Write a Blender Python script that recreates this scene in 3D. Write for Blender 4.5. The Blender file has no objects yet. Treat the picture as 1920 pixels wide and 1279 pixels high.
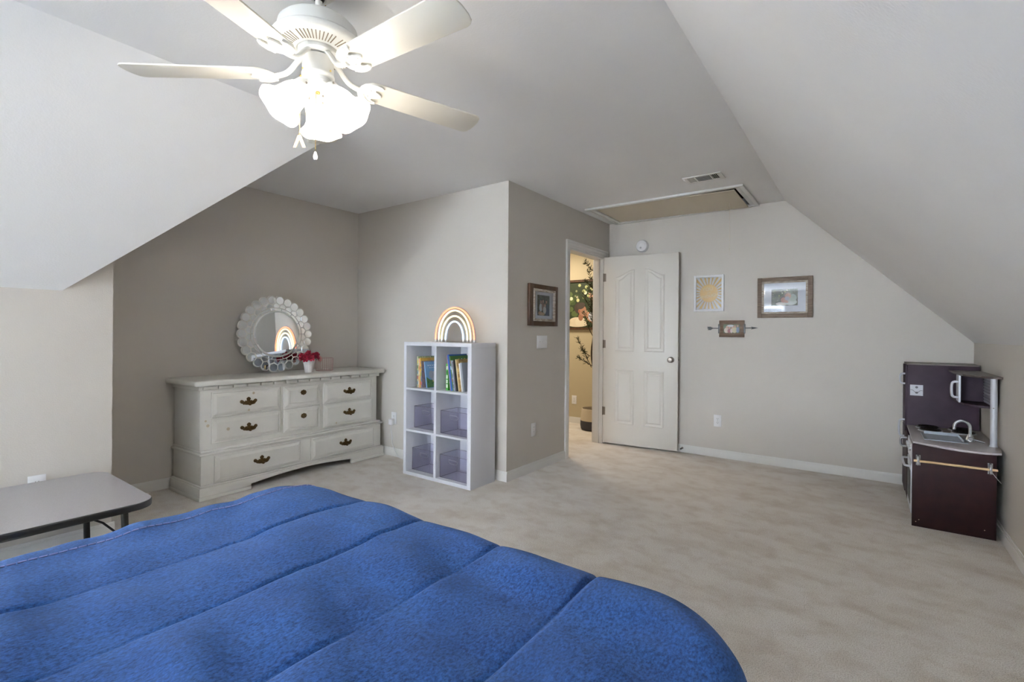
import bpy, bmesh, math, random
from mathutils import Vector, Matrix, noise
random.seed(7)
PI = math.pi
SC = bpy.context.scene
COL = SC.collection

# ------------------------------------------------------------------ camera
CAM = Vector((0, 0, 1.19))
rt = Vector((0.80835766, 0.58863332, 0.00828901)); up = Vector((-0.00727213, -0.00409464, 0.99996517)); fw = Vector((-0.58864676, 0.80838979, -0.00097069))
cd = bpy.data.cameras.new('camera'); cam = bpy.data.objects.new('camera', cd); COL.objects.link(cam)
mw = Matrix.Identity(4)
for i in range(3):
    mw[i][0] = rt[i]; mw[i][1] = up[i]; mw[i][2] = -fw[i]; mw[i][3] = CAM[i]
cam.matrix_world = mw
cd.sensor_width = 36; cd.sensor_fit = 'HORIZONTAL'; cd.lens = 915.0/1920*36
cd.shift_y = (627.46-639.5)/1920; cd.clip_start = 0.02
SC.camera = cam
# ------------------------------------------------------------------ world, lights, exposure
w = bpy.data.worlds.new('world'); SC.world = w; w.use_nodes = True
bg = w.node_tree.nodes['Background']; bg.inputs[0].default_value = (0.75, 0.86, 1.0, 1); bg.inputs[1].default_value = 1.2
SC.view_settings.view_transform = 'Standard'; SC.view_settings.look = 'None'
SC.view_settings.gamma = 1; SC.view_settings.use_curve_mapping = False
SC.view_settings.exposure = 1.42

def area(name, loc, rot, sx, sy, power, col, spread=PI):
    l = bpy.data.lights.new(name, 'AREA'); l.shape = 'RECTANGLE'; l.size = sx; l.size_y = sy
    l.energy = power; l.color = col; l.spread = spread
    o = bpy.data.objects.new(name, l); COL.objects.link(o); o.location = loc; o.rotation_euler = rot
    return o
# lamps for two unseen gable windows, placed and powered to suit the light
BACKY = -5.0
area('window_daylight', (-0.75, BACKY+0.03, 1.36), (PI/2, 0, PI), 1.10, 1.20, 380, (0.80, 0.895, 1.0))
area('window_daylight', (-2.45, BACKY+0.03, 1.36), (PI/2, 0, PI), 1.10, 1.20, 2150, (0.80, 0.895, 1.0))
area('hall_ceiling_light', (-3.35, 5.0, 2.36), (0, 0, 0), 0.5, 0.5, 11, (1.0, 0.86, 0.68))

# ------------------------------------------------------------------ materials
def lin(h):
    if isinstance(h, str):
        h = h.lstrip('#'); c = [int(h[i:i+2], 16)/255 for i in (0, 2, 4)]
    else: c = h
    return tuple((x/12.92 if x <= 0.04045 else ((x+0.055)/1.055)**2.4) for x in c)+(1,)
MATS = {}
def mat(name, color, rough=0.5, metal=0.0, noise_scale=0, noise_amt=0.0, color2=None, bump=0.0, bump_scale=60, emit=None, es=0, coat=0, spec=0.5, stretch=None, detail=4, sheen=0, trans=0):
    if name in MATS: return MATS[name]
    m = bpy.data.materials.new(name); m.use_nodes = True; nt = m.node_tree; b = nt.nodes['Principled BSDF']
    c = lin(color)
    b.inputs['Base Color'].default_value = c; b.inputs['Roughness'].default_value = rough; b.inputs['Metallic'].default_value = metal
    b.inputs['Coat Weight'].default_value = coat; b.inputs['Specular IOR Level'].default_value = spec
    if sheen: b.inputs['Sheen Weight'].default_value = sheen
    if trans: b.inputs['Transmission Weight'].default_value = trans
    if emit: b.inputs['Emission Color'].default_value = lin(emit); b.inputs['Emission Strength'].default_value = es
    tc = nt.nodes.new('ShaderNodeTexCoord'); mp = nt.nodes.new('ShaderNodeMapping'); nt.links.new(tc.outputs['Object'], mp.inputs[0])
    if stretch: mp.inputs['Scale'].default_value = stretch
    if noise_scale:
        n = nt.nodes.new('ShaderNodeTexNoise'); n.inputs['Scale'].default_value = noise_scale; n.inputs['Detail'].default_value = detail
        nt.links.new(mp.outputs[0], n.inputs['Vector'])
        r = nt.nodes.new('ShaderNodeValToRGB'); r.color_ramp.elements[0].position = 0.5-0.18; r.color_ramp.elements[1].position = 0.5+0.18
        c2 = lin(color2) if color2 else tuple(x*(1-noise_amt) for x in c[:3])+(1,)
        r.color_ramp.elements[0].color = c2; r.color_ramp.elements[1].color = c
        nt.links.new(n.outputs['Fac'], r.inputs[0]); nt.links.new(r.outputs[0], b.inputs['Base Color'])
    if bump:
        n2 = nt.nodes.new('ShaderNodeTexNoise'); n2.inputs['Scale'].default_value = bump_scale; n2.inputs['Detail'].default_value = 3
        nt.links.new(mp.outputs[0], n2.inputs['Vector'])
        bp = nt.nodes.new('ShaderNodeBump'); bp.inputs['Strength'].default_value = bump; bp.inputs['Distance'].default_value = 0.01
        nt.links.new(n2.outputs['Fac'], bp.inputs['Height']); nt.links.new(bp.outputs[0], b.inputs['Normal'])
    MATS[name] = m
    return m
M_wall = mat('wall_paint', '#CCC6BE', 0.55, bump=0.08, bump_scale=140, noise_scale=1.6, noise_amt=0.04)
M_hall = mat('hall_paint', '#C2B698', 0.6, bump=0.06, bump_scale=140)
M_ceil = mat('ceiling_paint', '#F0F0F0', 0.6, bump=0.07, bump_scale=120, noise_scale=1.2, noise_amt=0.04)
M_trim = mat('trim_paint', '#E3E2DF', 0.32)
M_door = mat('door_paint', '#DEDAD3', 0.35, bump=0.04, bump_scale=200)
M_furn = mat('cream_furniture_paint', '#E6E4DD', 0.3, noise_scale=9, noise_amt=0.05, bump=0.05, bump_scale=30, coat=0.15)
M_mel = mat('white_melamine', '#DCDDE4', 0.35)
M_white = mat('white_plastic', '#E8E8EA', 0.35)
M_fan = mat('fan_enamel', '#E6E5E0', 0.3)
M_blade = mat('fan_blade_white', '#E2DFD4', 0.38)
M_brass = mat('aged_brass', '#705A36', 0.32, 0.8, noise_scale=60, noise_amt=0.4)
M_gold = mat('polished_brass', '#D8B870', 0.25, 1.0)
M_nickel = mat('brushed_nickel', '#8F8880', 0.3, 1.0)
M_chrome = mat('satin_silver', '#C6C9CE', 0.25, 0.75)
M_silverp = mat('silver_paint', '#C9CCD3', 0.35, 0.25)
M_dark = mat('dark_void', '#17130F', 0.8)
M_black = mat('black_metal', '#141416', 0.4, 0.3)
M_rubber = mat('black_rubber_edge', '#101013', 0.45)
M_espresso = mat('espresso_laminate', '#2E191A', 0.6, noise_scale=14, color2='#261518', spec=0.15)
M_espresso2 = mat('espresso_laminate_upper', '#37293400'[:7], 0.6, spec=0.2, noise_scale=9, color2='#2B1F28')
M_counter = mat('speckled_grey_counter', '#B7B1B4', 0.35, noise_scale=300, noise_amt=0.15)
M_tablet = mat('speckled_grey_laminate', '#AEABAD', 0.28, noise_scale=420, noise_amt=0.22, detail=2)
M_dowel = mat('light_beech', '#D9B98C', 0.5, noise_scale=12, noise_amt=0.12, stretch=(1, 8, 8))
M_mirror = mat('mirror_glass', '#E8ECEE', 0.02, 1.0)
M_mirrorb = mat('mirror_backing_white', '#D9D8D2', 0.35)
M_pot_w = mat('woven_cotton_cream', '#CDBFA6', 0.9, bump=0.5, bump_scale=90, stretch=(1, 1, 5))
M_pot_g = mat('woven_cotton_grey', '#46444A', 0.9, bump=0.5, bump_scale=90, stretch=(1, 1, 5))
M_leaf = mat('olive_leaf', '#4A4E34', 0.6, noise_scale=8, color2='#343A26')
M_bark = mat('olive_bark', '#3D2F22', 0.85, noise_scale=25, noise_amt=0.4)
M_paper = mat('page_paper', '#E6DFCF', 0.8)
M_pink_wire = mat('blush_wire', '#BFA3A0', 0.35, 0.5)
M_vase = mat('white_ceramic', '#E4E3E4', 0.25)
M_glassbright = mat('lit_frosted_glass', '#FFFFFF', 0.4, emit='#FFF8EA', es=3.2)
M_bulb = mat('lit_bulb', '#FFFFFF', 0.4, emit='#FFF2DC', es=12.0)

def glass_mat(name, tint, gloss, clear=0.9):
    m = bpy.data.materials.new(name); m.use_nodes = True; nt = m.node_tree; nt.nodes.clear()
    o = nt.nodes.new('ShaderNodeOutputMaterial'); t = nt.nodes.new('ShaderNodeBsdfTransparent'); g = nt.nodes.new('ShaderNodeBsdfGlossy')
    t.inputs[0].default_value = lin(tint); g.inputs['Roughness'].default_value = 0.03; g.inputs[0].default_value = (1, 1, 1, 1)
    mx = nt.nodes.new('ShaderNodeMixShader'); lw = nt.nodes.new('ShaderNodeLayerWeight'); lw.inputs[0].default_value = 0.5
    pw = nt.nodes.new('ShaderNodeMath'); pw.operation = 'POWER'; pw.inputs[1].default_value = 4.0
    mm = nt.nodes.new('ShaderNodeMath'); mm.operation = 'MULTIPLY_ADD'; mm.inputs[1].default_value = 0.6*gloss; mm.inputs[2].default_value = 0.04*gloss
    nt.links.new(lw.outputs['Facing'], pw.inputs[0]); nt.links.new(pw.outputs[0], mm.inputs[0]); nt.links.new(mm.outputs[0], mx.inputs[0])
    nt.links.new(t.outputs[0], mx.inputs[1]); nt.links.new(g.outputs[0], mx.inputs[2]); nt.links.new(mx.outputs[0], o.inputs[0])
    MATS[name] = m; return m
M_glass = glass_mat('clear_glass', '#F4F6F8', 1.0)
M_bin = glass_mat('smoky_clear_plastic', '#F0EFF6', 1.0)
M_acrylic = glass_mat('clear_acrylic', '#EEF0F2', 1.0)
M_edge = mat('plastic_edge', '#85838F', 0.2, spec=0.6)

# wood for frames
M_woodA = mat('walnut_stained_wood', '#5A3A20', 0.5, noise_scale=9, color2='#3A2414', stretch=(10, 10, 1.2), bump=0.2, bump_scale=40)
M_woodB = mat('weathered_grey_wood', '#7A6858', 0.6, noise_scale=9, color2='#564639', stretch=(1.2, 10, 10), bump=0.25, bump_scale=40)
M_woodC = mat('rustic_brown_wood', '#6A5038', 0.6, noise_scale=9, color2='#4B3626', stretch=(1.2, 10, 10), bump=0.25, bump_scale=40)
M_distress = mat('distressed_whitewash', '#C9C2B8', 0.6, noise_scale=22, color2='#8D7C6C', stretch=(1, 1, 4))
M_mat = mat('white_mat_board', '#D9DAE2', 0.6)

def fabric_blue():
    m = bpy.data.materials.new('blue_brushed_denim'); m.use_nodes = True; nt = m.node_tree; b = nt.nodes['Principled BSDF']
    b.inputs['Roughness'].default_value = 0.9; b.inputs['Specular IOR Level'].default_value = 0.15
    b.inputs['Sheen Weight'].default_value = 0.25; b.inputs['Sheen Tint'].default_value = (0.35, 0.5, 0.9, 1)
    tc = nt.nodes.new('ShaderNodeTexCoord')
    n = nt.nodes.new('ShaderNodeTexNoise'); n.inputs['Scale'].default_value = 190; n.inputs['Detail'].default_value = 5; n.inputs['Roughness'].default_value = 0.75
    mp = nt.nodes.new('ShaderNodeMapping'); mp.inputs['Scale'].default_value = (1, 0.6, 1)
    nt.links.new(tc.outputs['Object'], mp.inputs[0]); nt.links.new(mp.outputs[0], n.inputs['Vector'])
    r = nt.nodes.new('ShaderNodeValToRGB'); e = r.color_ramp.elements
    e[0].position = 0.36; e[0].color = lin('#071F4A'); e[1].position = 0.64; e[1].color = lin('#27528F')
    nt.links.new(n.outputs['Fac'], r.inputs[0])
    n3 = nt.nodes.new('ShaderNodeTexNoise'); n3.inputs['Scale'].default_value = 6; n3.inputs['Detail'].default_value = 3
    nt.links.new(tc.outputs['Object'], n3.inputs['Vector'])
    mx = nt.nodes.new('ShaderNodeMix'); mx.data_type = 'RGBA'; mx.blend_type = 'MULTIPLY'; mx.inputs[0].default_value = 0.8
    r3 = nt.nodes.new('ShaderNodeValToRGB'); r3.color_ramp.elements[0].position = 0.35; r3.color_ramp.elements[1].position = 0.65; r3.color_ramp.elements[0].color = (0.7, 0.72, 0.78, 1)
    nt.links.new(n3.outputs['Fac'], r3.inputs[0]); nt.links.new(r.outputs[0], mx.inputs[6]); nt.links.new(r3.outputs[0], mx.inputs[7])
    nt.links.new(mx.outputs[2], b.inputs['Base Color'])
    bp = nt.nodes.new('ShaderNodeBump'); bp.inputs['Strength'].default_value = 0.35; bp.inputs['Distance'].default_value = 0.004
    nt.links.new(n.outputs['Fac'], bp.inputs['Height']); nt.links.new(bp.outputs[0], b.inputs['Normal'])
    return m
M_blue = fabric_blue()

def carpet():
    m = bpy.data.materials.new('beige_carpet'); m.use_nodes = True; nt = m.node_tree; b = nt.nodes['Principled BSDF']
    b.inputs['Roughness'].default_value = 0.95; b.inputs['Specular IOR Level'].default_value = 0.1
    tc = nt.nodes.new('ShaderNodeTexCoord')
    def nz(s, d, ro=0.5, sc=None):
        n = nt.nodes.new('ShaderNodeTexNoise'); n.inputs['Scale'].default_value = s; n.inputs['Detail'].default_value = d; n.inputs['Roughness'].default_value = ro
        if sc:
            mp = nt.nodes.new('ShaderNodeMapping'); mp.inputs['Scale'].default_value = sc; mp.inputs['Rotation'].default_value = (0, 0, 0.5)
            nt.links.new(tc.outputs['Object'], mp.inputs[0]); nt.links.new(mp.outputs[0], n.inputs['Vector'])
        else: nt.links.new(tc.outputs['Object'], n.inputs['Vector'])
        return n
    n1 = nz(230, 3, 0.7); n2 = nz(2.6, 5, 0.6, (1, 1.9, 1)); n3 = nz(9, 3)
    r = nt.nodes.new('ShaderNodeValToRGB'); e = r.color_ramp.elements
    e[0].position = 0.34; e[0].color = lin('#D1C9C0'); e[1].position = 0.56; e[1].color = lin('#FDF9F4')
    nt.links.new(n1.outputs['Fac'], r.inputs[0])
    r2 = nt.nodes.new('ShaderNodeValToRGB'); r2.color_ramp.elements[0].position = 0.36; r2.color_ramp.elements[1].position = 0.56; r2.color_ramp.elements[0].color = (0.88, 0.85, 0.82, 1)
    nt.links.new(n2.outputs['Fac'], r2.inputs[0])
    mx = nt.nodes.new('ShaderNodeMix'); mx.data_type = 'RGBA'; mx.blend_type = 'MULTIPLY'; mx.inputs[0].default_value = 0.9
    nt.links.new(r.outputs[0], mx.inputs[6]); nt.links.new(r2.outputs[0], mx.inputs[7])
    r3 = nt.nodes.new('ShaderNodeValToRGB'); r3.color_ramp.elements[0].position = 0.36; r3.color_ramp.elements[1].position = 0.5; r3.color_ramp.elements[0].color = (0.93, 0.91, 0.89, 1)
    nt.links.new(n3.outputs['Fac'], r3.inputs[0])
    mx2 = nt.nodes.new('ShaderNodeMix'); mx2.data_type = 'RGBA'; mx2.blend_type = 'MULTIPLY'; mx2.inputs[0].default_value = 1.0
    nt.links.new(mx.outputs[2], mx2.inputs[6]); nt.links.new(r3.outputs[0], mx2.inputs[7])
    nt.links.new(mx2.outputs[2], b.inputs['Base Color'])
    bp = nt.nodes.new('ShaderNodeBump'); bp.inputs['Strength'].default_value = 0.7; bp.inputs['Distance'].default_value = 0.012
    nt.links.new(n1.outputs['Fac'], bp.inputs['Height']); nt.links.new(bp.outputs[0], b.inputs['Normal'])
    return m
M_carpet = carpet()

# ------------------------------------------------------------------ geometry helpers: a geo is (verts, faces)
def join(*gs):
    V, F = [], []
    for v, f in gs:
        o = len(V); V += [Vector(a) for a in v]; F += [tuple(i+o for i in q) for q in f]
    return V, F
def xf(g, m):
    return [m @ Vector(v) for v in g[0]], g[1]
def mv(g, x=0, y=0, z=0): return xf(g, Matrix.Translation((x, y, z)))
def rot(g, a, ax='Z', c=(0, 0, 0)):
    c = Vector(c); return xf(g, Matrix.Translation(c) @ Matrix.Rotation(a, 4, ax) @ Matrix.Translation(-c))
def box(x0, x1, y0, y1, z0, z1):
    v = [(x, y, z) for z in (z0, z1) for y in (y0, y1) for x in (x0, x1)]
    return v, [(0, 2, 3, 1), (4, 5, 7, 6), (0, 1, 5, 4), (2, 6, 7, 3), (0, 4, 6, 2), (1, 3, 7, 5)]
def prism(poly, a, b, axis='z'):
    # poly 2D (p,q); extruded from a to b along axis. x: (y,z) y: (x,z) z: (x,y)
    def P(p, q, t):
        return {'x': (t, p, q), 'y': (p, t, q), 'z': (p, q, t)}[axis]
    n = len(poly); v = [P(p, q, a) for p, q in poly]+[P(p, q, b) for p, q in poly]
    return v, [tuple(range(n))[::-1], tuple(range(n, 2*n))]+[(i, (i+1) % n, (i+1) % n+n, i+n) for i in range(n)]
def slab(pts, off):
    # planar/ruled polygon pts 3D extruded by vector off
    n = len(pts); o = Vector(off); v = [Vector(p) for p in pts]+[Vector(p)+o for p in pts]
    return v, [tuple(range(n)), tuple(range(n, 2*n))[::-1]]+[(i, i+n, (i+1) % n+n, (i+1) % n) for i in range(n)]
def lathe(prof, n=32, cap=False, scale=(1, 1)):
    v, f = [], []
    for r, z in prof:
        for k in range(n):
            a = 2*PI*k/n; v.append((r*math.cos(a)*scale[0], r*math.sin(a)*scale[1], z))
    for i in range(len(prof)-1):
        for k in range(n):
            f.append((i*n+k, i*n+(k+1) % n, (i+1)*n+(k+1) % n, (i+1)*n+k))
    if cap:
        f.append(tuple(range(n))[::-1]); f.append(tuple(range((len(prof)-1)*n, len(prof)*n)))
    return v, f
def cyl(p0, p1, r, n=16, r1=None):
    p0, p1 = Vector(p0), Vector(p1); d = p1-p0; q = Vector((0, 0, 1)).rotation_difference(d).to_matrix().to_4x4()
    return xf(lathe([(r, 0), (r if r1 is None else r1, d.length)], n, True), Matrix.Translation(p0) @ q)
def tube(pts, r, n=8, closed=False, flat=1.0):
    P = [Vector(p) for p in pts]; m = len(P); v, f = [], []
    ref = None
    for i in range(m):
        if closed: t = (P[(i+1) % m]-P[i-1]).normalized()
        else: t = (P[min(i+1, m-1)]-P[max(i-1, 0)]).normalized()
        if ref is None:
            ref = Vector((0, 0, 1)) if abs(t.z) < 0.9 else Vector((1, 0, 0))
            ref = (ref-t*ref.dot(t)).normalized()
        else:
            ref = (ref-t*ref.dot(t)); ref = ref.normalized() if ref.length > 1e-6 else t.orthogonal().normalized()
        b = t.cross(ref); rr = r[i] if isinstance(r, (list, tuple)) else r
        for k in range(n):
            a = 2*PI*k/n; v.append(P[i]+ref*math.cos(a)*rr+b*math.sin(a)*rr*flat)
    for i in range(m if closed else m-1):
        j = (i+1) % m
        for k in range(n): f.append((i*n+k, i*n+(k+1) % n, j*n+(k+1) % n, j*n+k))
    if not closed: f.append(tuple(range(n))[::-1]); f.append(tuple(range((m-1)*n, m*n)))
    return v, f
def sphere(c, r, n=12, m=8, s=(1, 1, 1)):
    pr = [(max(1e-4, math.sin(PI*i/m))*r, -math.cos(PI*i/m)*r) for i in range(m+1)]
    g = lathe(pr, n); return [Vector((v[0]*s[0], v[1]*s[1], v[2]*s[2]))+Vector(c) for v in g[0]], g[1]

def mk(name, geo, m, parent=None, smooth=False, bevel=0, seg=2, kind=None, label=None):
    me = bpy.data.meshes.new(name)
    me.from_pydata([tuple(v) for v in geo[0]], [], [tuple(q) for q in geo[1]])
    bm = bmesh.new(); bm.from_mesh(me)
    bmesh.ops.recalc_face_normals(bm, faces=bm.faces)
    if bevel:
        es = [e for e in bm.edges if len(e.link_faces) == 2 and e.calc_face_angle(0) > 0.5]
        try: bmesh.ops.bevel(bm, geom=es, offset=bevel, segments=seg, affect='EDGES', profile=0.5, clamp_overlap=True)
        except Exception: pass
    if smooth or bevel:
        for fc in bm.faces: fc.smooth = True
        for e in bm.edges:
            if len(e.link_faces) == 2 and e.calc_face_angle(0) > (0.62 if smooth else 0.9): e.smooth = False
    bm.to_mesh(me); bm.free()
    if m is not None: me.materials.append(m)
    o = bpy.data.objects.new(name, me); COL.objects.link(o)
    if parent is not None: o.parent = parent
    if kind: o['kind'] = kind
    if label: o['label'] = label
    return o
def mkm(name, items, parent=None, **kw):
    # one mesh, several materials: items = [(geo, mat), ...]
    V, F, I, ms = [], [], [], []
    for g, m in items:
        o = len(V); V += [tuple(v) for v in g[0]]; F += [tuple(i+o for i in q) for q in g[1]]
        if m not in ms: ms.append(m)
        I += [ms.index(m)]*len(g[1])
    me = bpy.data.meshes.new(name); me.from_pydata(V, [], F)
    for m in ms: me.materials.append(m)
    for p, i in zip(me.polygons, I): p.material_index = i
    me.update()
    o = bpy.data.objects.new(name, me); COL.objects.link(o)
    if parent is not None: o.parent = parent
    for k, v in kw.items(): o[k] = v
    return o
def tag(o, label, cat, group=None):
    o['label'] = label; o['category'] = cat
    if group: o['group'] = group
    return o
def thing(name, label, cat, loc=(0, 0, 0), rz=0, group=None, rotm=None):
    o = bpy.data.objects.new(name, None); COL.objects.link(o); o.empty_display_size = 0.05
    o.location = loc; o.rotation_euler = (0, 0, rz)
    if rotm is not None: o.rotation_euler = rotm
    return tag(o, label, cat, group)
def link_copy(o, parent, loc=None, rz=None):
    c = o.copy(); COL.objects.link(c); c.parent = parent
    if loc is not None: c.location = loc
    if rz is not None: c.rotation_euler = (0, 0, rz)
    return c
def S(name, geo, m, **kw): return mk(name, geo, m, kind='structure', **kw)
def chaikin(p, it=2, closed=False):
    for _ in range(it):
        q = []
        n = len(p)
        for i in range(n if closed else n-1):
            a, b = Vector(p[i]), Vector(p[(i+1) % n]); q += [a*0.75+b*0.25, a*0.25+b*0.75]
        if not closed: q = [Vector(p[0])]+q+[Vector(p[-1])]
        p = q
    return p

# ------------------------------------------------------------------ room shell
XA, YS, XD, YB, H, XL = -4.288, 3.157, -2.344, 5.059, 2.428, -3.55
XR, ZR, ZL = 0.655, 1.152, 1.407
XC0, XC1 = -2.60, -0.615        # flat ceiling edges
YV0, YV1 = 0.707, 1.80          # valley
YLE = 0.928                     # end of left knee wall
T = 0.12
YH = 5.83                       # hall back wall
DY0, DY1, DZ = 4.155, 4.925, 2.035   # doorway
floor = S('floor', box(XA-T, XR+T, BACKY-T, YH+T, -0.1, 0), M_carpet)
kz = (H-ZL)/(YV1-YV0)
zE = ZL+kz*(YLE-YV0)
S('wall_left', prism([(BACKY, 0), (YLE, 0), (YLE, zE), (YV0, ZL), (BACKY, ZL)], XL-T, XL, 'x'), M_wall)
S('wall_alcove_near', box(XA, XL-T, YLE-T, YLE, 0, zE-0.002), M_wall)
zA = ZL+kz*(YLE-YV0)
S('wall_alcove_left', prism([(YLE, 0), (YS, 0), (YS, H), (YV1, H), (YLE, zE)], XA-T, XA, 'x'), M_wall)
S('wall_alcove_far', box(XA-T, XD-T, YS, YS+T, 0, H), M_wall)
# wall with the doorway
S('wall_doorway', join(box(XD-T, XD, YS, DY0, 0, H), box(XD-T, XD, DY1, YB+T, 0, H), box(XD-T, XD, DY0, DY1, DZ, H)), M_wall)
S('wall_far', prism([(XD, 0), (XR, 0), (XR, ZR), (XC1, H), (XD, H)], YB, YB+T, 'y'), M_wall)
S('wall_right', box(XR, XR+T, BACKY, YB+T, 0, ZR), M_wall)
# unseen near gable wall, openings positioned for the light, second one added
W1 = (-1.31, -0.19, 0.75, 1.97); W2 = (-3.01, -1.89, 0.75, 1.97)
def near_wall():
    y0, y1 = BACKY-T, BACKY
    g = [box(XL, XR, y0, y1, 0, W1[2])]
    zt = W1[3]
    xl = XL+(XC0-XL)*(zt-ZL)/(H-ZL); xr = XR-(XR-XC1)*(zt-ZR)/(H-ZR)
    g.append(prism([(XL, W1[2]), (W2[0], W1[2]), (W2[0], zt), (xl, zt), (XL, ZL)], y0, y1, 'y'))
    g.append(box(W2[1], W1[0], y0, y1, W1[2], zt))
    g.append(prism([(W1[1], W1[2]), (XR, W1[2]), (XR, ZR), (xr, zt), (W1[1], zt)], y0, y1, 'y'))
    g.append(prism([(xl, zt), (xr, zt), (XC1, H), (XC0, H)], y0, y1, 'y'))
    return join(*g)
S('wall_near', near_wall(), M_wall)
for i, W in enumerate((W1, W2)):  # neither is in view; the second is added for even light
    wn = S('window_%d' % (i+1), join(box(W[0]-0.07, W[1]+0.07, BACKY, BACKY+0.018, W[3], W[3]+0.08), box(W[0]-0.07, W[1]+0.07, BACKY, BACKY+0.03, W[2]-0.06, W[2]),
        box(W[0]-0.07, W[0], BACKY, BACKY+0.018, W[2], W[3]), box(W[1], W[1]+0.07, BACKY, BACKY+0.018, W[2], W[3]),
        box(W[0], W[1], BACKY-0.08, BACKY-0.05, 1.28, 1.32), box((W[0]+W[1])/2-0.012, (W[0]+W[1])/2+0.012, BACKY-0.08, BACKY-0.05, W[2], W[3])), M_trim)
    mk('pane', box(W[0], W[1], BACKY-0.07, BACKY-0.066, W[2], W[3]), M_glass, wn)
# ceilings
HX0, HX1, HY0, HY1 = -2.20, -0.885, 4.36, 4.995       # hatch opening
def ceil_flat():
    z = H
    g = [box(XC0, XC1, BACKY-T, YV1, z, z+0.06), box(XA-T, XC1, YV1, HY0, z, z+0.06),
         box(XA-T, HX0, HY0, YH+T, z, z+0.06), box(HX1, XC1, HY0, YH+T, z, z+0.06), box(HX0, HX1, HY1, YH+T, z, z+0.06)]
    return join(*g)
S('ceiling', ceil_flat(), M_ceil)
nl = Vector((-(H-ZL), 0, (XC0-XL))).normalized()
S('ceiling_slope_left', slab([(XL, BACKY-T, ZL), (XL, YV0, ZL), (XC0, YV1, H), (XC0, BACKY-T, H)], nl*0.05), M_ceil)
np2 = Vector((0, -kz, 1)).normalized()
S('ceiling_dormer', slab([(XL, YV0, ZL), (XC0, YV1, H), (XA-T, YV1, H), (XA-T, YV0, ZL)], np2*0.05), M_ceil)
nr = Vector(((H-ZR), 0, (XR-XC1))).normalized()
S('ceiling_slope_right', slab([(XR, BACKY-T, ZR), (XR, YB+T, ZR), (XC1, YB+T, H), (XC1, BACKY-T, H)], nr*0.05), M_ceil)
# attic box over the hatch
S('attic_shaft', join(box(HX0-0.02, HX1+0.02, HY0-0.02, HY0, H+0.06, H+0.4), box(HX0-0.02, HX1+0.02, HY1, HY1+0.02, H+0.06, H+0.4),
   box(HX0-0.02, HX0, HY0, HY1, H+0.06, H+0.4), box(HX1, HX1+0.02, HY0, HY1, H+0.06, H+0.4), box(HX0-0.02, HX1+0.02, HY0-0.02, HY1+0.02, H+0.4, H+0.42)), M_dark)
# hall shell behind the doorway
S('wall_hall_far', box(XA-T, XD+0.3, YH, YH+T, 0, H), M_hall)
S('wall_hall_left', box(XA-T, XA, YS+T, YH, 0, H), M_hall)
S('wall_hall_right', join(box(XD-T, XD, YB+T, YH, 0, H)), M_hall)
# baseboards: body + stepped cap
def bb(name, p0, p1, n, h=0.079, t=0.013, m=None):
    # p0,p1 2D along wall, n 2D outward normal
    p0, p1, n = Vector(p0), Vector(p1), Vector(n)
    g = []
    for (a, z0, z1) in ((t, 0, h*0.80), (t*0.72, h*0.80, h*0.9), (t*0.45, h*0.9, h)):
        q = [p0, p1, p1+n*a, p0+n*a]; g.append(prism([(v.x, v.y) for v in q], z0, z1, 'z'))
    return S(name, join(*g), m or M_trim)
bb('baseboard_left', (XL, BACKY), (XL, YLE+0.013), (1, 0))
bb('baseboard_alcove_near', (XA, YLE), (XL, YLE), (0, 1))
bb('baseboard_alcove_left', (XA, YLE), (XA, YS), (1, 0))
bb('baseboard_alcove_far', (XA, YS), (XD+0.013, YS), (0, -1))
bb('baseboard_doorway', (XD, YS), (XD, DY0-0.075), (1, 0))
bb('baseboard_doorway_hinge_side', (XD, DY1+0.075), (XD, YB), (1, 0))
bb('baseboard_far', (XD, YB), (XR, YB), (0, -1))
bb('baseboard_right', (XR, BACKY), (XR, YB), (-1, 0))
bb('baseboard_near', (XL, BACKY), (XR, BACKY), (0, 1))
bb('baseboard_hall', (XA, YH), (XD-T, YH), (0, -1))

# ------------------------------------------------------------------ door frame and door
CW = 0.072
def casing():
    g = []
    x = XD
    for (w0, w1, t) in ((0, CW*0.3, 0.010), (CW*0.3, CW*0.72, 0.014), (CW*0.72, CW, 0.020)):
        g.append(box(x, x+t, DY0-w1, DY0-w0, 0, DZ+w1)); g.append(box(x, x+t, DY1+w0, min(DY1+w1, YB-0.002), 0, DZ+w1))
        g.append(box(x, x+t, DY0-w0, DY1+w0, DZ+w0, DZ+w1))
    # hall side
    g.append(box(XD-T-0.012, XD-T, DY0-CW, DY0, 0, DZ+CW)); g.append(box(XD-T-0.012, XD-T, DY1, DY1+CW, 0, DZ+CW)); g.append(box(XD-T-0.012, XD-T, DY0, DY1, DZ, DZ+CW))
    # jamb lining + stops
    g.append(box(XD-T, XD, DY0, DY0+0.014, 0, DZ)); g.append(box(XD-T, XD, DY1-0.014, DY1, 0, DZ)); g.append(box(XD-T, XD, DY0+0.014, DY1-0.014, DZ-0.014, DZ))
    g.append(box(XD-0.075, XD-0.04, DY0+0.014, DY0+0.024, 0, DZ-0.014)); g.append(box(XD-0.075, XD-0.04, DY1-0.024, DY1-0.014, 0, DZ-0.014))
    return join(*g)
S('trim_door', casing(), M_trim, bevel=0.002)
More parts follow.
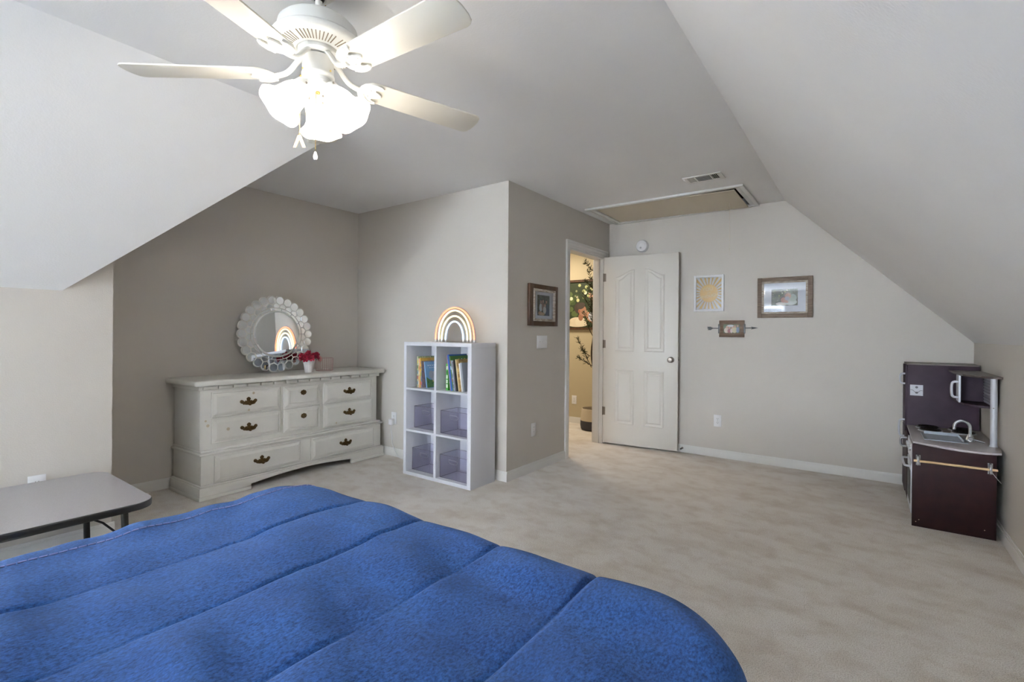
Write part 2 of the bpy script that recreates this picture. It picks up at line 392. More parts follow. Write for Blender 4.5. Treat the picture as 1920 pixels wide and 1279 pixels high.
# door leaf, local: x from hinge to free edge, front (-y) face visible
DWID, DH, DT = 0.795, 2.02, 0.035
ang = math.atan2(4.979-4.914, -1.548+2.342)
door = bpy.data.objects.new('door_1', None); COL.objects.link(door); door['kind'] = 'structure'
door.location = (XD+0.004, 4.912, 0.016); door.rotation_euler = (0, 0, ang)
leaf = mk('leaf', box(0, DWID, 0, DT, 0, DH), M_door, door, bevel=0.002)
def arch_panel(x0, x1, z0, zl, zr, y, d):
    # nested raised panel: outline with swept arch, recessed moulding ring then a raised field
    def outline(ins):
        a, b, c = x0+ins, x1-ins, z0+ins
        pts = [(a, c), (b, c)]
        n = 10
        for i in range(n+1):
            t = i/n; s = t*t*(3-2*t); pts.append((b+(a-b)*t, zr-ins+(zl-zr)*s))
        return pts
    return outline
def ring(o1, o2, y1, y2):
    n = len(o1); v = [(p, y1, q) for p, q in o1]+[(p, y2, q) for p, q in o2]
    return v, [(i, (i+1) % n, (i+1) % n+n, i+n) for i in range(n)]
def door_panel(x0, x1, z0, zl, zr):
    ol = arch_panel(x0, x1, z0, zl, zr, 0, 0)
    o = [ol(0), ol(0.010), ol(0.022), ol(0.034), ol(0.046)]
    ys = [0.0003, -0.006, -0.0035, 0.0, -0.005]
    gs = [ring(o[i], o[i+1], ys[i], ys[i+1]) for i in range(4)]
    n = len(o[4]); gs.append(([(p, ys[4], q) for p, q in o[4]], [tuple(range(n))]))
    return join(*gs)
for (a, b, c, zl, zr) in ((0.135, 0.345, 1.00, 1.80, 1.875), (0.450, 0.660, 1.00, 1.875, 1.80), (0.135, 0.345, 0.215, 0.80, 0.80), (0.450, 0.660, 0.215, 0.80, 0.80)):
    p = mk('panel', door_panel(a, b, c, zl, zr), M_door, door)
kx, kzz = DWID-0.065, 0.925
for s, y in ((-1, 0), (1, DT)):
    kg = lathe([(0.0305, 0), (0.0305, 0.004), (0.024, 0.009), (0.0115, 0.012), (0.0105, 0.030), (0.018, 0.036), (0.0265, 0.046), (0.027, 0.056), (0.020, 0.064), (0.0001, 0.066)], 24)
    kg = rot(kg, PI/2 if s < 0 else -PI/2, 'X'); kg = mv(kg, kx, y, kzz)
    mk('door_knob', kg, M_nickel, door, smooth=True)
mk('latch_plate', join(box(DWID, DWID+0.002, 0.006, 0.029, kzz-0.03, kzz+0.03), box(DWID+0.002, DWID+0.010, 0.012, 0.023, kzz-0.008, kzz+0.008)), M_nickel, door)
for z in (1.80, 1.075, 0.345):
    mk('hinge', join(box(0.004, 0.028, -0.002, 0.0005, z-0.043, z+0.043), cyl((0.002, -0.006, z-0.045), (0.002, -0.006, z+0.045), 0.006, 10)), M_nickel, door)
# spring door stop on far baseboard
ds = thing('door_stop', 'small dark spring door stop on baseboard by open door', 'door stop', (-1.515, YB-0.013, 0.045))
mk('spring', tube([(0.007*math.cos(a*1.0), -0.002-a*0.0009, 0.007*math.sin(a)) for a in [i*0.5 for i in range(90)]], 0.0013, 5), M_nickel, ds)
mk('rubber_tip', cyl((0, -0.043, 0), (0, -0.058, 0), 0.008, 10), M_rubber, ds)
mk('mount', cyl((0, 0, 0), (0, -0.005, 0), 0.011, 10), M_nickel, ds)

# ------------------------------------------------------------------ bed and comforter
bed = thing('bed', 'queen bed under the blue quilted comforter', 'bed', (-0.99, 0.0, 0))
mk('mattress', box(-0.74, 0.74, -1.1, 0.97, 0.33, 0.555), M_white, bed, bevel=0.03)
mk('box_spring', box(-0.74, 0.74, -1.1, 0.97, 0.14, 0.33), M_white, bed, bevel=0.01)
for lx in (-0.68, 0.68):
    for ly in (-1.04, 0.90): mk('leg', box(lx-0.025, lx+0.025, ly-0.025, ly+0.025, 0, 0.14), M_black, bed)
def comforter():
    r = 0.085; top = 0.615
    X0, X1, Y0, Y1, RC = -1.80, -0.165, -1.0, 1.105, 0.17
    ix0, ix1, iy1 = X0+r, X1-r, Y1-r; rc = RC-r*0.5
    def place(a, b):
        # nearest point on the rounded inner outline (left, right and foot edges)
        cx0, cx1, cy = ix0+rc, ix1-rc, iy1-rc
        if b > cy and a < cx0: c = Vector((cx0, cy))
        elif b > cy and a > cx1: c = Vector((cx1, cy))
        else: c = None
        if c is not None:
            dv = Vector((a, b))-c; L = dv.length
            d = L-rc
            n = dv/L if L > 1e-6 else Vector((0, 1)); k = c+n*rc
        else:
            dl, dr, df = ix0-a, a-ix1, b-iy1
            d = max(dl, dr, df)
            if d == dl: n = Vector((-1, 0)); k = Vector((ix0, b))
            elif d == dr: n = Vector((1, 0)); k = Vector((ix1, b))
            else: n = Vector((0, 1)); k = Vector((a, iy1))
        if d <= 0: p = Vector((a, b, top)); nn = Vector((0, 0, 1))
        elif d < r*PI/2:
            t = d/r; p = Vector((k.x+n.x*r*math.sin(t), k.y+n.y*r*math.sin(t), top-r*(1-math.cos(t)))); nn = Vector((n.x*math.sin(t), n.y*math.sin(t), math.cos(t)))
        else:
            dd = min(d-r*PI/2, 0.42); fl = 0.02*dd/0.42
            p = Vector((k.x+n.x*(r+fl), k.y+n.y*(r+fl), top-r-dd)); nn = Vector((n.x, n.y, 0))
        return p, nn, d
    seams = [-1.80, -1.395, -1.105, -0.803, -0.512, -0.10]
    def puff(a, b):
        wob = 0.006*noise.noise(Vector((b*3.0, a, 0)))
        x = a+wob
        dmin = min(abs(x-s) for s in seams)
        h = 0.008*(min(dmin/0.12, 1.0))**0.5-0.004*math.exp(-(dmin/0.006)**2)
        g = 1 if dmin > 0.012 else dmin/0.012
        # draw-up wrinkles across each channel
        wr = noise.noise(Vector((a*2.2, b*7.5+a*2.0, 1.7)))*0.015+noise.noise(Vector((a*7, b*13, 5)))*0.0045
        wr += noise.noise(Vector((a*1.1, b*1.3, 9)))*0.012
        return h+wr*(0.35+0.65*g)
    nx, ny = 540, 300
    a0, a1, b0, b1 = X0-0.36, X1+0.36, Y0, Y1+0.36
    V, F = [], []
    for j in range(ny+1):
        for i in range(nx+1):
            a = a0+(a1-a0)*i/nx; b = b0+(b1-b0)*j/ny
            p, nn, d = place(a, b); V.append(p+nn*puff(a, b))
    for j in range(ny):
        for i in range(nx):
            q = j*(nx+1)+i; F.append((q, q+1, q+nx+2, q+nx+1))
    return (V, F), place, puff
(cg, cplace, cpuff) = comforter()
cf = thing('comforter', 'blue brushed denim comforter quilted in wide channels, draped over the bed', 'comforter', (0, 0, 0))
qt = mk('quilt_top', cg, M_blue, cf, smooth=True)
M_thread = mat('topstitch_thread', '#7078AC', 0.8)
M_seam = mat('seam_thread', '#0C2350', 0.9)
def stitch(a, b0, b1, m, dash, gap, r=0.0016, lift=0.0018, wob=0.0):
    g = []; b = b0
    while b < b1:
        pts = []
        for k in range(3):
            bb_ = b+dash*k/2; aa = a-wob*0
            p, nn, d = cplace(aa, bb_); pts.append(p+nn*(cpuff(aa, bb_)+lift))
        g.append(tube(pts, r, 4)); b += dash+gap
    return join(*g)
mk('topstitching', join(stitch(-1.668, -1.0, 1.16, M_thread, 0.016, 0.003, r=0.0022), stitch(-0.118, -1.0, 1.30, M_thread, 0.010, 0.005, r=0.0014), stitch(-0.100, -1.0, 1.30, M_thread, 0.010, 0.005, r=0.0014)), M_thread, cf, kind='stuff', label='pale purple topstitching along the comforter edges')
for s in (-1.395, -1.105, -0.803, -0.512): mk('quilting_thread', stitch(s, -1.0, 1.35, M_seam, 0.0203, 0.0, 0.0011, -0.001), M_seam, cf)

# ------------------------------------------------------------------ folding activity table
tb = thing('activity_table', 'low grey laminate folding table with black edge along the left wall', 'table', (-3.125, 0.24, 0))
def rrect(x0, x1, y0, y1, r, n=8):
    p = []
    for cx, cy, a0 in ((x1-r, y1-r, 0), (x0+r, y1-r, PI/2), (x0+r, y0+r, PI), (x1-r, y0+r, 1.5*PI)):
        for i in range(n+1):
            a = a0+PI/2*i/n; p.append((cx+r*math.cos(a), cy+r*math.sin(a)))
    return p
mk('tabletop', prism(rrect(-0.400, 0.398, -0.75, 0.645, 0.085), 0.372, 0.392, 'z'), M_tablet, tb)
eo = rrect(-0.404, 0.402, -0.754, 0.649, 0.089); 
mk('edge_band', join(prism(eo, 0.358, 0.3905, 'z')), M_rubber, tb, bevel=0.006)
for s in (-1, 1):
    for yy in (0.545, -0.65):
        lg = mk('leg', join(tube([(s*0.31, yy, 0.36), (s*0.312, yy+0.004, 0.2), (s*0.318, yy+0.01, 0.012)], 0.0145, 12), cyl((s*0.318, yy+0.01, 0), (s*0.318, yy+0.01, 0.02), 0.018, 12)), M_black, tb, smooth=True)
        br = mk('leg_brace', tube([(s*0.305, yy-0.004, 0.22), (s*0.27, yy-0.07*(1 if yy > 0 else -1), 0.30), (s*0.25, yy-0.15*(1 if yy > 0 else -1), 0.355)], 0.005, 6), M_black, tb)
for yy in (0.545, -0.65):
    mk('leg_crossbar', cyl((-0.33, yy, 0.345), (0.33, yy, 0.345), 0.012, 10), M_black, tb)
for s_ in (-0.34, 0.315): mk('apron_rail', box(s_, s_+0.025, -0.66, 0.56, 0.34, 0.358), M_black, tb)

# ------------------------------------------------------------------ dresser (local: x outward, y along the front, from front-left base corner)
DRZ = math.atan2(0.0316, 0.9995)
dr = thing('dresser', 'cream painted eight drawer dresser with brass pulls in the alcove', 'dresser', (-3.755, 1.472, 0), DRZ)
DL = 1.643
# base plinth: front board with arched cut-out, sides
def plinth():
    zt = 0.088
    pts = [(0, 0), (0.36, 0), (0.36, 0.040)]
    n = 16
    for i in range(n+1):
        t = i/n; pts.append((0.36+0.91*t, 0.040+0.028*math.sin(PI*t)))
    pts += [(1.27, 0.0), (DL, 0), (DL, 0.078), (DL, zt), (0, zt)]
    g = [prism(pts[:2]+[(0.36, 0.04)]+pts[3:3+n+1]+[(1.27, 0)]+[(DL, 0), (DL, zt), (0, zt)], -0.022, 0, 'x')]
    g.append(box(-0.475, -0.022, 0, 0.02, 0, zt)); g.append(box(-0.475, -0.022, DL-0.02, DL, 0, zt))
    # stepped cap
    g.append(box(-0.478, -0.006, 0.006, DL-0.006, zt, zt+0.012))
    # skirting bead
    g.append(box(-0.004, 0.006, -0.005, 0.36, 0, 0.026)); g.append(box(-0.004, 0.006, 1.27, DL+0.005, 0, 0.026)); g.append(box(-0.475, 0.0, -0.006, 0.0, 0, 0.026)); g.append(box(-0.475, 0.0, DL, DL+0.006, 0, 0.026))
    return join(*g)
mk('plinth', plinth(), M_furn, dr, bevel=0.0025)
mk('lower_case', box(-0.470, -0.025, 0.018, DL-0.018, 0.10, 0.312), M_furn, dr, bevel=0.002)
def roundbar(x0, x1, y0, y1, z0, z1): return box(x0, x1, y0, y1, z0, z1)
mk('waist_moulding', join(box(-0.478, -0.008, 0.002, DL-0.002, 0.310, 0.326)), M_furn, dr, bevel=0.007, seg=3)
mk('waist_fillet', box(-0.474, -0.030, 0.016, DL-0.016, 0.326, 0.342), M_furn, dr, bevel=0.006, seg=3)
mk('upper_case', box(-0.466, -0.055, 0.022, DL-0.045, 0.340, 0.775), M_furn, dr, bevel=0.002)
mk('cornice', box(-0.470, -0.040, 0.008, DL-0.026, 0.771, 0.805), M_furn, dr, bevel=0.003)
nd = 15
for i in range(nd):
    y0 = 0.03+i*(DL-0.085)/nd
    if i == 0: d0 = mk('dentil', box(-0.040, -0.024, y0, y0+(DL-0.085)/nd-0.014, 0.777, 0.799), M_furn, dr, bevel=0.002)
    else: link_copy(d0, dr, (0, i*(DL-0.085)/nd, 0))
mk('top', box(-0.480, 0.010, -0.038, DL+0.005, 0.803, 0.842), M_furn, dr, bevel=0.014, seg=4)
def dpanel(x, y0, y1, z0, z1, h=0.014, b=0.020):
    # drawer front: slab, stepped bevel and raised field
    def fr(i, xx): return [(xx, y0+i, z0+i), (xx, y1-i, z0+i), (xx, y1-i, z1-i), (xx, y0+i, z1-i)]
    L = [fr(0, x-0.004), fr(0, x+h*0.8), fr(b*0.25, x+h*1.0), fr(b*0.42, x+h*1.0), fr(b*0.5, x+h*0.72), fr(b*1.6, x+h*1.5), ]
    V, F = [], []
    for l in L: V += l
    for k in range(len(L)-1):
        for i in range(4): F.append((k*4+i, k*4+(i+1) % 4, (k+1)*4+(i+1) % 4, (k+1)*4+i))
    F.append(tuple(range(4*(len(L)-1), 4*len(L)))); F.append((3, 2, 1, 0))
    return V, F
# brass bail pull: cut backplate, posts, bail and bosses
def pull_geo():
    half = [(0, -0.017), (0.010, -0.019), (0.020, -0.015), (0.030, -0.018), (0.038, -0.010), (0.046, -0.008), (0.052, 0.000), (0.050, 0.009), (0.042, 0.013), (0.034, 0.010), (0.029, 0.003), (0.022, 0.002), (0.018, 0.008), (0.014, 0.004), (0.009, 0.008), (0.013, 0.015), (0.010, 0.022), (0.004, 0.026), (0, 0.028)]
    pts = half+[(-a, b) for a, b in half[-2:0:-1]]
    return prism([(a, b) for a, b in pts], 0, 0.0025, 'x')
def bail_geo():
    p = [(0.006, -0.038, 0.003), (0.012, -0.036, -0.006), (0.016, -0.028, -0.014), (0.017, -0.012, -0.015), (0.019, 0, -0.018), (0.017, 0.012, -0.015), (0.016, 0.028, -0.014), (0.012, 0.036, -0.006), (0.006, 0.038, 0.003)]
    return join(tube(chaikin(p, 2), 0.0032, 8), sphere((0.019, 0, -0.018), 0.0055, 10, 6, (1, 1.5, 1)))
def posts_geo():
    return join(cyl((0, -0.038, 0.003), (0.011, -0.038, 0.003), 0.0045, 10), cyl((0, 0.038, 0.003), (0.011, 0.038, 0.003), 0.0045, 10), sphere((0.011, -0.038, 0.003), 0.006, 10, 6), sphere((0.011, 0.038, 0.003), 0.006, 10, 6), sphere((0.003, 0, 0.020), 0.006, 10, 6, (0.5, 1, 1)))
pull_parts = None
def add_pull(drawer, x, y, z, s=1.25):
    global pull_parts
    g = join(pull_geo(), posts_geo(), bail_geo())
    if pull_parts is None:
        o = mk('drawer_pull', xf(g, Matrix.Scale(s, 4)), M_brass, drawer, smooth=True); o.location = (x, y, z); pull_parts = o
    else: link_copy(pull_parts, drawer, (x, y, z))
def ringpull_geo():
    n = 24
    pts = [((0.026+0.002*math.cos(8*2*PI*k/n))*math.cos(2*PI*k/n), (0.021+0.002*math.cos(8*2*PI*k/n))*math.sin(2*PI*k/n)) for k in range(n)]
    return join(prism(pts, 0, 0.003, 'x'), sphere((0.004, 0, 0.004), 0.010, 12, 8, (0.6, 1, 1)), tube([(0.008, 0.011*math.cos(a), -0.004+0.011*math.sin(a)) for a in [2*PI*i/18 for i in range(18)]], 0.0018, 6, True), sphere((0.010, 0, -0.012), 0.004, 8, 6))
def drawer(x, y0, y1, z0, z1, py, pz, small=False):
    d = mk('drawer', dpanel(x, y0, y1, z0, z1), M_furn, dr)
    if small:
        # inner bead with a scalloped step round the knob
        a0, a1, c0, c1 = y0+0.046, y1-0.046, z0+0.036, z1-0.036
        cy_, cz_ = (y0+y1)/2, c1+0.012
        pts = [(x+0.021, a0, c0), (x+0.021, a1, c0), (x+0.021, a1, c1), (x+0.021, cy_+0.048, c1)]
        for i in range(9):
            t = PI*i/8; pts.append((x+0.021, cy_+0.045*math.cos(t), cz_-0.012-0.035*math.sin(t)))
        pts += [(x+0.021, cy_-0.048, c1), (x+0.021, a0, c1)]
        mk('bead', tube(pts, 0.0028, 6, True), M_furn, d)
        kp = mk('drawer_pull', ringpull_geo(), M_brass, d, smooth=True); kp.location = (x+0.021, py, pz)
    else: add_pull(d, x+0.021, py, pz)
ux = -0.055
drawer(ux, 0.094, 0.612, 0.568, 0.752, 0.352, 0.662); drawer(ux, 0.096, 0.616, 0.380, 0.562, 0.356, 0.467)
drawer(ux, 0.640, 0.968, 0.568, 0.748, 0.808, 0.688, True); drawer(ux, 0.642, 0.970, 0.372, 0.562, 0.812, 0.492, True)
drawer(ux, 1.005, 1.532, 0.566, 0.752, 1.267, 0.660); drawer(ux, 1.010, 1.536, 0.356, 0.560, 1.268, 0.468)
drawer(-0.025, 0.105, 0.778, 0.104, 0.296, 0.442, 0.205); drawer(-0.025, 0.871, 1.540, 0.108, 0.290, 1.208, 0.203)
# darker knots showing through the paint
M_knot = mat('knot_stain', '#C9BCA2', 0.4)
def spot(x, y, z, r=0.008):
    return rot(mv(lathe([(0.0001, 0.0), (r, 0.0)], 10), 0, 0, 0), PI/2, 'Y'), (x, y, z)
sp = []
for (x, y, z, r) in ((-0.0545, 0.06, 0.55, 0.008), (-0.0545, 0.075, 0.515, 0.011), (-0.0335, 0.205, 0.475, 0.012), (-0.0335, 0.39, 0.747-0.025, 0.010), (-0.0335, 0.355, 0.597, 0.009), (-0.0335, 1.13, 0.385, 0.008)):
    g, p = spot(x, y, z, r); sp.append(mv(g, *p))
mk('knot', join(*sp), M_knot, dr, kind='stuff')

# ------------------------------------------------------------------ round mirror leaning on the alcove wall
MR = 0.325
ml = math.radians(3.4)
mirror = thing('round_mirror', 'round mirror with honeycomb mosaic frame leaning on the dresser top', 'mirror', (-4.105, 2.212, 0.847), 0)
mirror.rotation_euler = (0, -ml, 0)
def ml_geo(g): return mv(g, 0, 0, MR+0.004)
N = 26
pts = []
for k in range(N):
    a0 = 2*PI*k/N
    for i in range(6):
        t = i/6; a = a0+(t)*2*PI/N; r = 0.309+0.0225*math.sin(PI*t)**0.6 if 0 < t < 1 else 0.309
        pts.append((r*math.sin(a), r*math.cos(a)))
mk('backing', ml_geo(prism(pts, -0.014, 0.0, 'x')), M_mirrorb, mirror)
mk('center_glass', ml_geo(rot(lathe([(0.0001, 0.004), (0.186, 0.004), (0.196, 0.0005)], 64), PI/2, 'Y')), M_mirror, mirror)
mk('easel_strut', join(box(-0.150, -0.006, -0.012, 0.012, 0.0, 0.006), xf(box(-0.004, 0.004, -0.015, 0.015, 0, 0.32), Matrix.Translation((-0.135, 0, 0.004)) @ Matrix.Rotation(0.38, 4, 'Y'))), M_mirrorb, mirror)
mk('inner_bead', ml_geo(tube([(0.003, 0.1985*math.cos(a), 0.1985*math.sin(a)) for a in [2*PI*i/64 for i in range(64)]], 0.0032, 6, True)), M_mirrorb, mirror)
def tilegeo(poly, h=0.0022, ins=0.0010):
    c = Vector((sum(p[0] for p in poly)/len(poly), sum(p[1] for p in poly)/len(poly)))
    inner = [((p[0]-c.x)*(1-ins/0.024)+c.x, (p[1]-c.y)*(1-ins/0.024)+c.y) for p in poly]
    n = len(poly); V = [(0.0003, p[0], p[1]) for p in poly]+[(h, p[0], p[1]) for p in inner]
    return V, [(i, (i+1) % n, (i+1) % n+n, i+n) for i in range(n)]+[tuple(range(n, 2*n))]
def pol(r, a): return (r*math.sin(a), r*math.cos(a))
st = 2*PI/N; gp = 0.0030
outer = [pol(0.2585+0.000, 0.0)]
# outer rounded cell centred on angle 0
oc = [pol(0.2555, 0.0), pol(0.271, st*0.5-gp/0.27), pol(0.300, st*0.5-gp/0.30)]
for i in range(1, 6):
    t = i/6; oc.append(pol(0.303+0.0215*math.sin(PI*t)**0.7, (st*0.5-gp/0.3)*(1-2*t)))
oc += [pol(0.300, -(st*0.5-gp/0.30)), pol(0.271, -(st*0.5-gp/0.27))]
ic = [pol(0.2275, st*0.5-gp/0.22), pol(0.247, st*0.5-gp/0.25), pol(0.265, 0.0), pol(0.247, -(st*0.5-gp/0.25)), pol(0.2275, -(st*0.5-gp/0.22))]
base_o = base_i = None
for k in range(N):
    tilt = (random.uniform(-0.02, 0.02), random.uniform(-0.02, 0.02))
    if base_o is None: base_o = mk('mirror_tile', tilegeo(oc), M_mirror, mirror); o = base_o
    else: o = link_copy(base_o, mirror)
    o.location = (0.0008, 0, MR+0.004); o.rotation_euler = (-(k+0.5)*st, tilt[0], tilt[1]*0.5) if 0 else (-(k+0.5)*st, 0, 0)
    if base_i is None: base_i = mk('mirror_tile', tilegeo(ic), M_mirror, mirror); o = base_i
    else: o = link_copy(base_i, mirror)
    o.location = (0.0008, 0, MR+0.004); o.rotation_euler = (-k*st, 0, 0)
base_s = None
for k in range(14):
    s14 = 2*PI/14
    if base_s is None:
        q = [pol(0.2035, s14*(t-0.5)*0.965) for t in (0, .25, .5, .75, 1)]+[pol(0.2225, s14*(t-0.5)*0.97) for t in (1, .75, .5, .25, 0)]
        base_s = mk('mirror_strip', tilegeo(q, ins=0.001), M_mirror, mirror); o = base_s
    else: o = link_copy(base_s, mirror)
    o.location = (0.0008, 0, MR+0.004); o.rotation_euler = (-k*s14, 0, 0)

# ------------------------------------------------------------------ vase, flowers, wire basket on the dresser
vx, vy, vz = -3.930, 2.395, 0.842
vase = thing('vase', 'fluted white flared vase holding the red flowers', 'vase', (vx, vy, vz))
def fluted(prof, n=48, fl=0.05):
    v, f = [], []
    for r, z in prof:
        for k in range(n):
            a = 2*PI*k/n; rr = r*(1+fl*(1 if k % 2 else -1)*0.5); v.append((rr*math.cos(a), rr*math.sin(a), z))
    for i in range(len(prof)-1):
        for k in range(n): f.append((i*n+k, i*n+(k+1) % n, (i+1)*n+(k+1) % n, (i+1)*n+k))
    return v, f
mk('body', fluted([(0.0001, 0), (0.032, 0), (0.034, 0.02), (0.037, 0.05), (0.043, 0.08), (0.051, 0.104), (0.056, 0.114), (0.050, 0.114), (0.044, 0.09), (0.0001, 0.088)], 40, 0.06), M_vase, vase)
M_red = mat('crimson_petal', '#B81C40', 0.6, noise_scale=60, color2='#860F2C')
M_red2 = mat('coral_petal', '#CC4356', 0.6, noise_scale=60, color2='#A82440')
M_pinkp = mat('pale_pink_petal', '#E0A8A0', 0.6)
def bloom(r):
    # layered petals around a bud
    g = [sphere((0, 0, 0), r*0.38, 8, 6)]
    for ringi, (np_, tilt, rad) in enumerate(((5, 0.35, 0.45), (6, 0.8, 0.7), (7, 1.25, 0.85))):
        for k in range(np_):
            a = 2*PI*(k+0.4*ringi)/np_
            w = r*0.62; h = r*1.0
            V = []; F = []
            for j in range(4):
                for i in range(5):
                    u_ = (i/4-0.5)*2; t = j/3
                    ww = w*math.sin(PI*(0.15+0.75*t))*u_*0.6
                    V.append(Vector((ww, -0.12*r*(1-u_*u_)*0+0.10*r*t*t*1.5, h*t)))
            for j in range(3):
                for i in range(4): F.append((j*5+i, j*5+i+1, (j+1)*5+i+1, (j+1)*5+i))
            m = Matrix.Rotation(a, 4, 'Z') @ Matrix.Translation((0, rad*r*0.25, -r*0.3)) @ Matrix.Rotation(-tilt, 4, 'X')
            g.append(xf((V, F), m))
    return join(*g)
def leafgeo(L, W):
    V = [(0, 0, 0)]; F = []
    prof = [0.55, 0.95, 0.8, 0.35]
    for i, p in enumerate(prof):
        z = 0.03*math.sin((i+1)/5*PI)*L/0.05*0.3
        V += [(-W*p/2, L*(i+1)/5, z), (0, L*(i+1)/5, z-W*0.12), (W*p/2, L*(i+1)/5, z)]
    V.append((0, L, 0)); F = [(0, 2, 1), (0, 3, 2)]
    for i in range(3):
        a = 1+3*i; F += [(a, a+1, a+4, a+3), (a+1, a+2, a+5, a+4)]
    F += [(10, 11, 13), (11, 12, 13)]
    return V, F
M_gleaf = mat('green_flower_leaf', '#3E5230', 0.6)
spots = [(-0.050, 0.030, 0.150, 'r'), (0.000, 0.050, 0.140, 'r'), (0.035, 0.020, 0.150, 'r'), (0.020, -0.030, 0.155, 'r'), (0.045, 0.055, 0.130, 'r'), (-0.005, 0.000, 0.175, 'c'), (0.050, -0.010, 0.130, 'c'), (0.010, -0.070, 0.135, 'r'), (-0.045, -0.045, 0.150, 'c'), (0.040, -0.055, 0.125, 'r'), (-0.01, 0.085, 0.150, 'r')]
FL = ['red flower at the back left of the white vase', 'red flower just right of the bouquet middle', 'red flower at the front right of the white vase', 'red flower at the front centre of the white vase', 'low red flower at the right rim of the white vase', 'coral red flower topmost in the white vase', 'coral red flower low over the front rim of the vase', 'red flower leaning left over the rim of the vase', 'coral red flower furthest left in front of the mirror', 'low red flower at the front left rim of the vase', 'red flower at the back right of the white vase']
for i, (fx, fy, fz, c) in enumerate(spots):
    fo = thing('flower', FL[i], 'flower', (vx, vy, vz), 0, 'red and coral flowers in the white vase')
    dv = Vector((fx, fy, fz-0.09)); q = Vector((0, 0, 1)).rotation_difference(dv.normalized()).to_matrix().to_4x4()
    mk('blossom', xf(bloom(0.030), Matrix.Translation((fx, fy, fz)) @ q), M_red if c == 'r' else M_red2, fo, smooth=True)
    mk('stem', tube([(fx*0.2, fy*0.2, 0.092), (fx*0.6, fy*0.6, 0.115), (fx*0.9, fy*0.9, fz-0.012)], 0.0016, 5), M_gleaf, fo)
    lf = [xf(leafgeo(0.042, 0.018), Matrix.Translation((fx*0.7, fy*0.7, fz-0.03)) @ Matrix.Rotation(i*1.3+j*2.6, 4, 'Z') @ Matrix.Rotation(0.3, 4, 'X')) for j in range(2)]
    mk('leaf', join(*lf), M_gleaf, fo)
fo = thing('flower', 'pale pink drooping flower at the right of the white vase', 'flower', (vx, vy, vz))
mk('blossom', xf(bloom(0.028), Matrix.Translation((0.03, 0.083, 0.118)) @ Matrix.Rotation(-1.3, 4, 'X')), M_pinkp, fo, smooth=True)
mk('stem', tube([(0.01, 0.02, 0.095), (0.02, 0.05, 0.125), (0.03, 0.078, 0.125)], 0.0016, 5), M_gleaf, fo)

bk = thing('wire_basket', 'small blush pink wire basket behind the white vase', 'basket', (-4.02, 2.605, 0.842))
RX, RY, BH = 0.065, 0.082, 0.115
el = lambda k, n, z, s=1.0: (RX*s*math.cos(2*PI*k/n), RY*s*math.sin(2*PI*k/n), z)
mk('top_ring', tube([el(k, 40, BH) for k in range(40)], 0.0022, 6, True), M_pink_wire, bk)
mk('bottom_ring', tube([el(k, 40, 0.003, 0.93) for k in range(40)], 0.0022, 6, True), M_pink_wire, bk)
for k in range(28):
    mk('wire', tube([el(k, 28, 0.003, 0.93), el(k, 28, BH)], 0.0015, 5), M_pink_wire, bk)
mk('base_disc', mv(lathe([(0.0001, 0), (1, 0)], 28, scale=(RX*0.93, RY*0.93)), 0, 0, 0.002), M_pink_wire, bk)

# ------------------------------------------------------------------ cube shelf
SX0, SX1, SY0, SY1, SH = -3.178, -2.425, 2.810, 3.110, 1.117
sh = thing('cube_shelf', 'white six cube shelf unit standing by the wall corner', 'shelf', (SX0, SY0, 0))
SW, SD = SX1-SX0, SY1-SY0
tk, dvx0, dvx1 = 0.030, 0.357, 0.381
mk('side_panel', box(0, tk, 0, SD, 0, SH-tk), M_mel, sh, bevel=0.001)
mk('side_panel', box(SW-0.038, SW, 0, SD, 0, SH-tk), M_mel, sh, bevel=0.001)
mk('top_panel', box(0, SW, 0, SD, SH-tk, SH), M_mel, sh, bevel=0.001)
mk('bottom_panel', box(tk, SW-0.038, 0, SD, 0, 0.028), M_mel, sh)
mk('divider', box(dvx0, dvx1, 0.002, SD-0.004, 0.028, SH-tk), M_mel, sh)
mk('back_panel', box(tk, SW-0.038, SD-0.006, SD-0.001, 0.028, SH-tk), M_mel, sh)
for z in (0.374, 0.724):
    mk('shelf_board', box(tk, dvx0, 0.002, SD-0.006, z-0.008, z+0.008), M_mel, sh)
    mk('shelf_board', box(dvx1, SW-0.038, 0.002, SD-0.006, z-0.008, z+0.008), M_mel, sh)
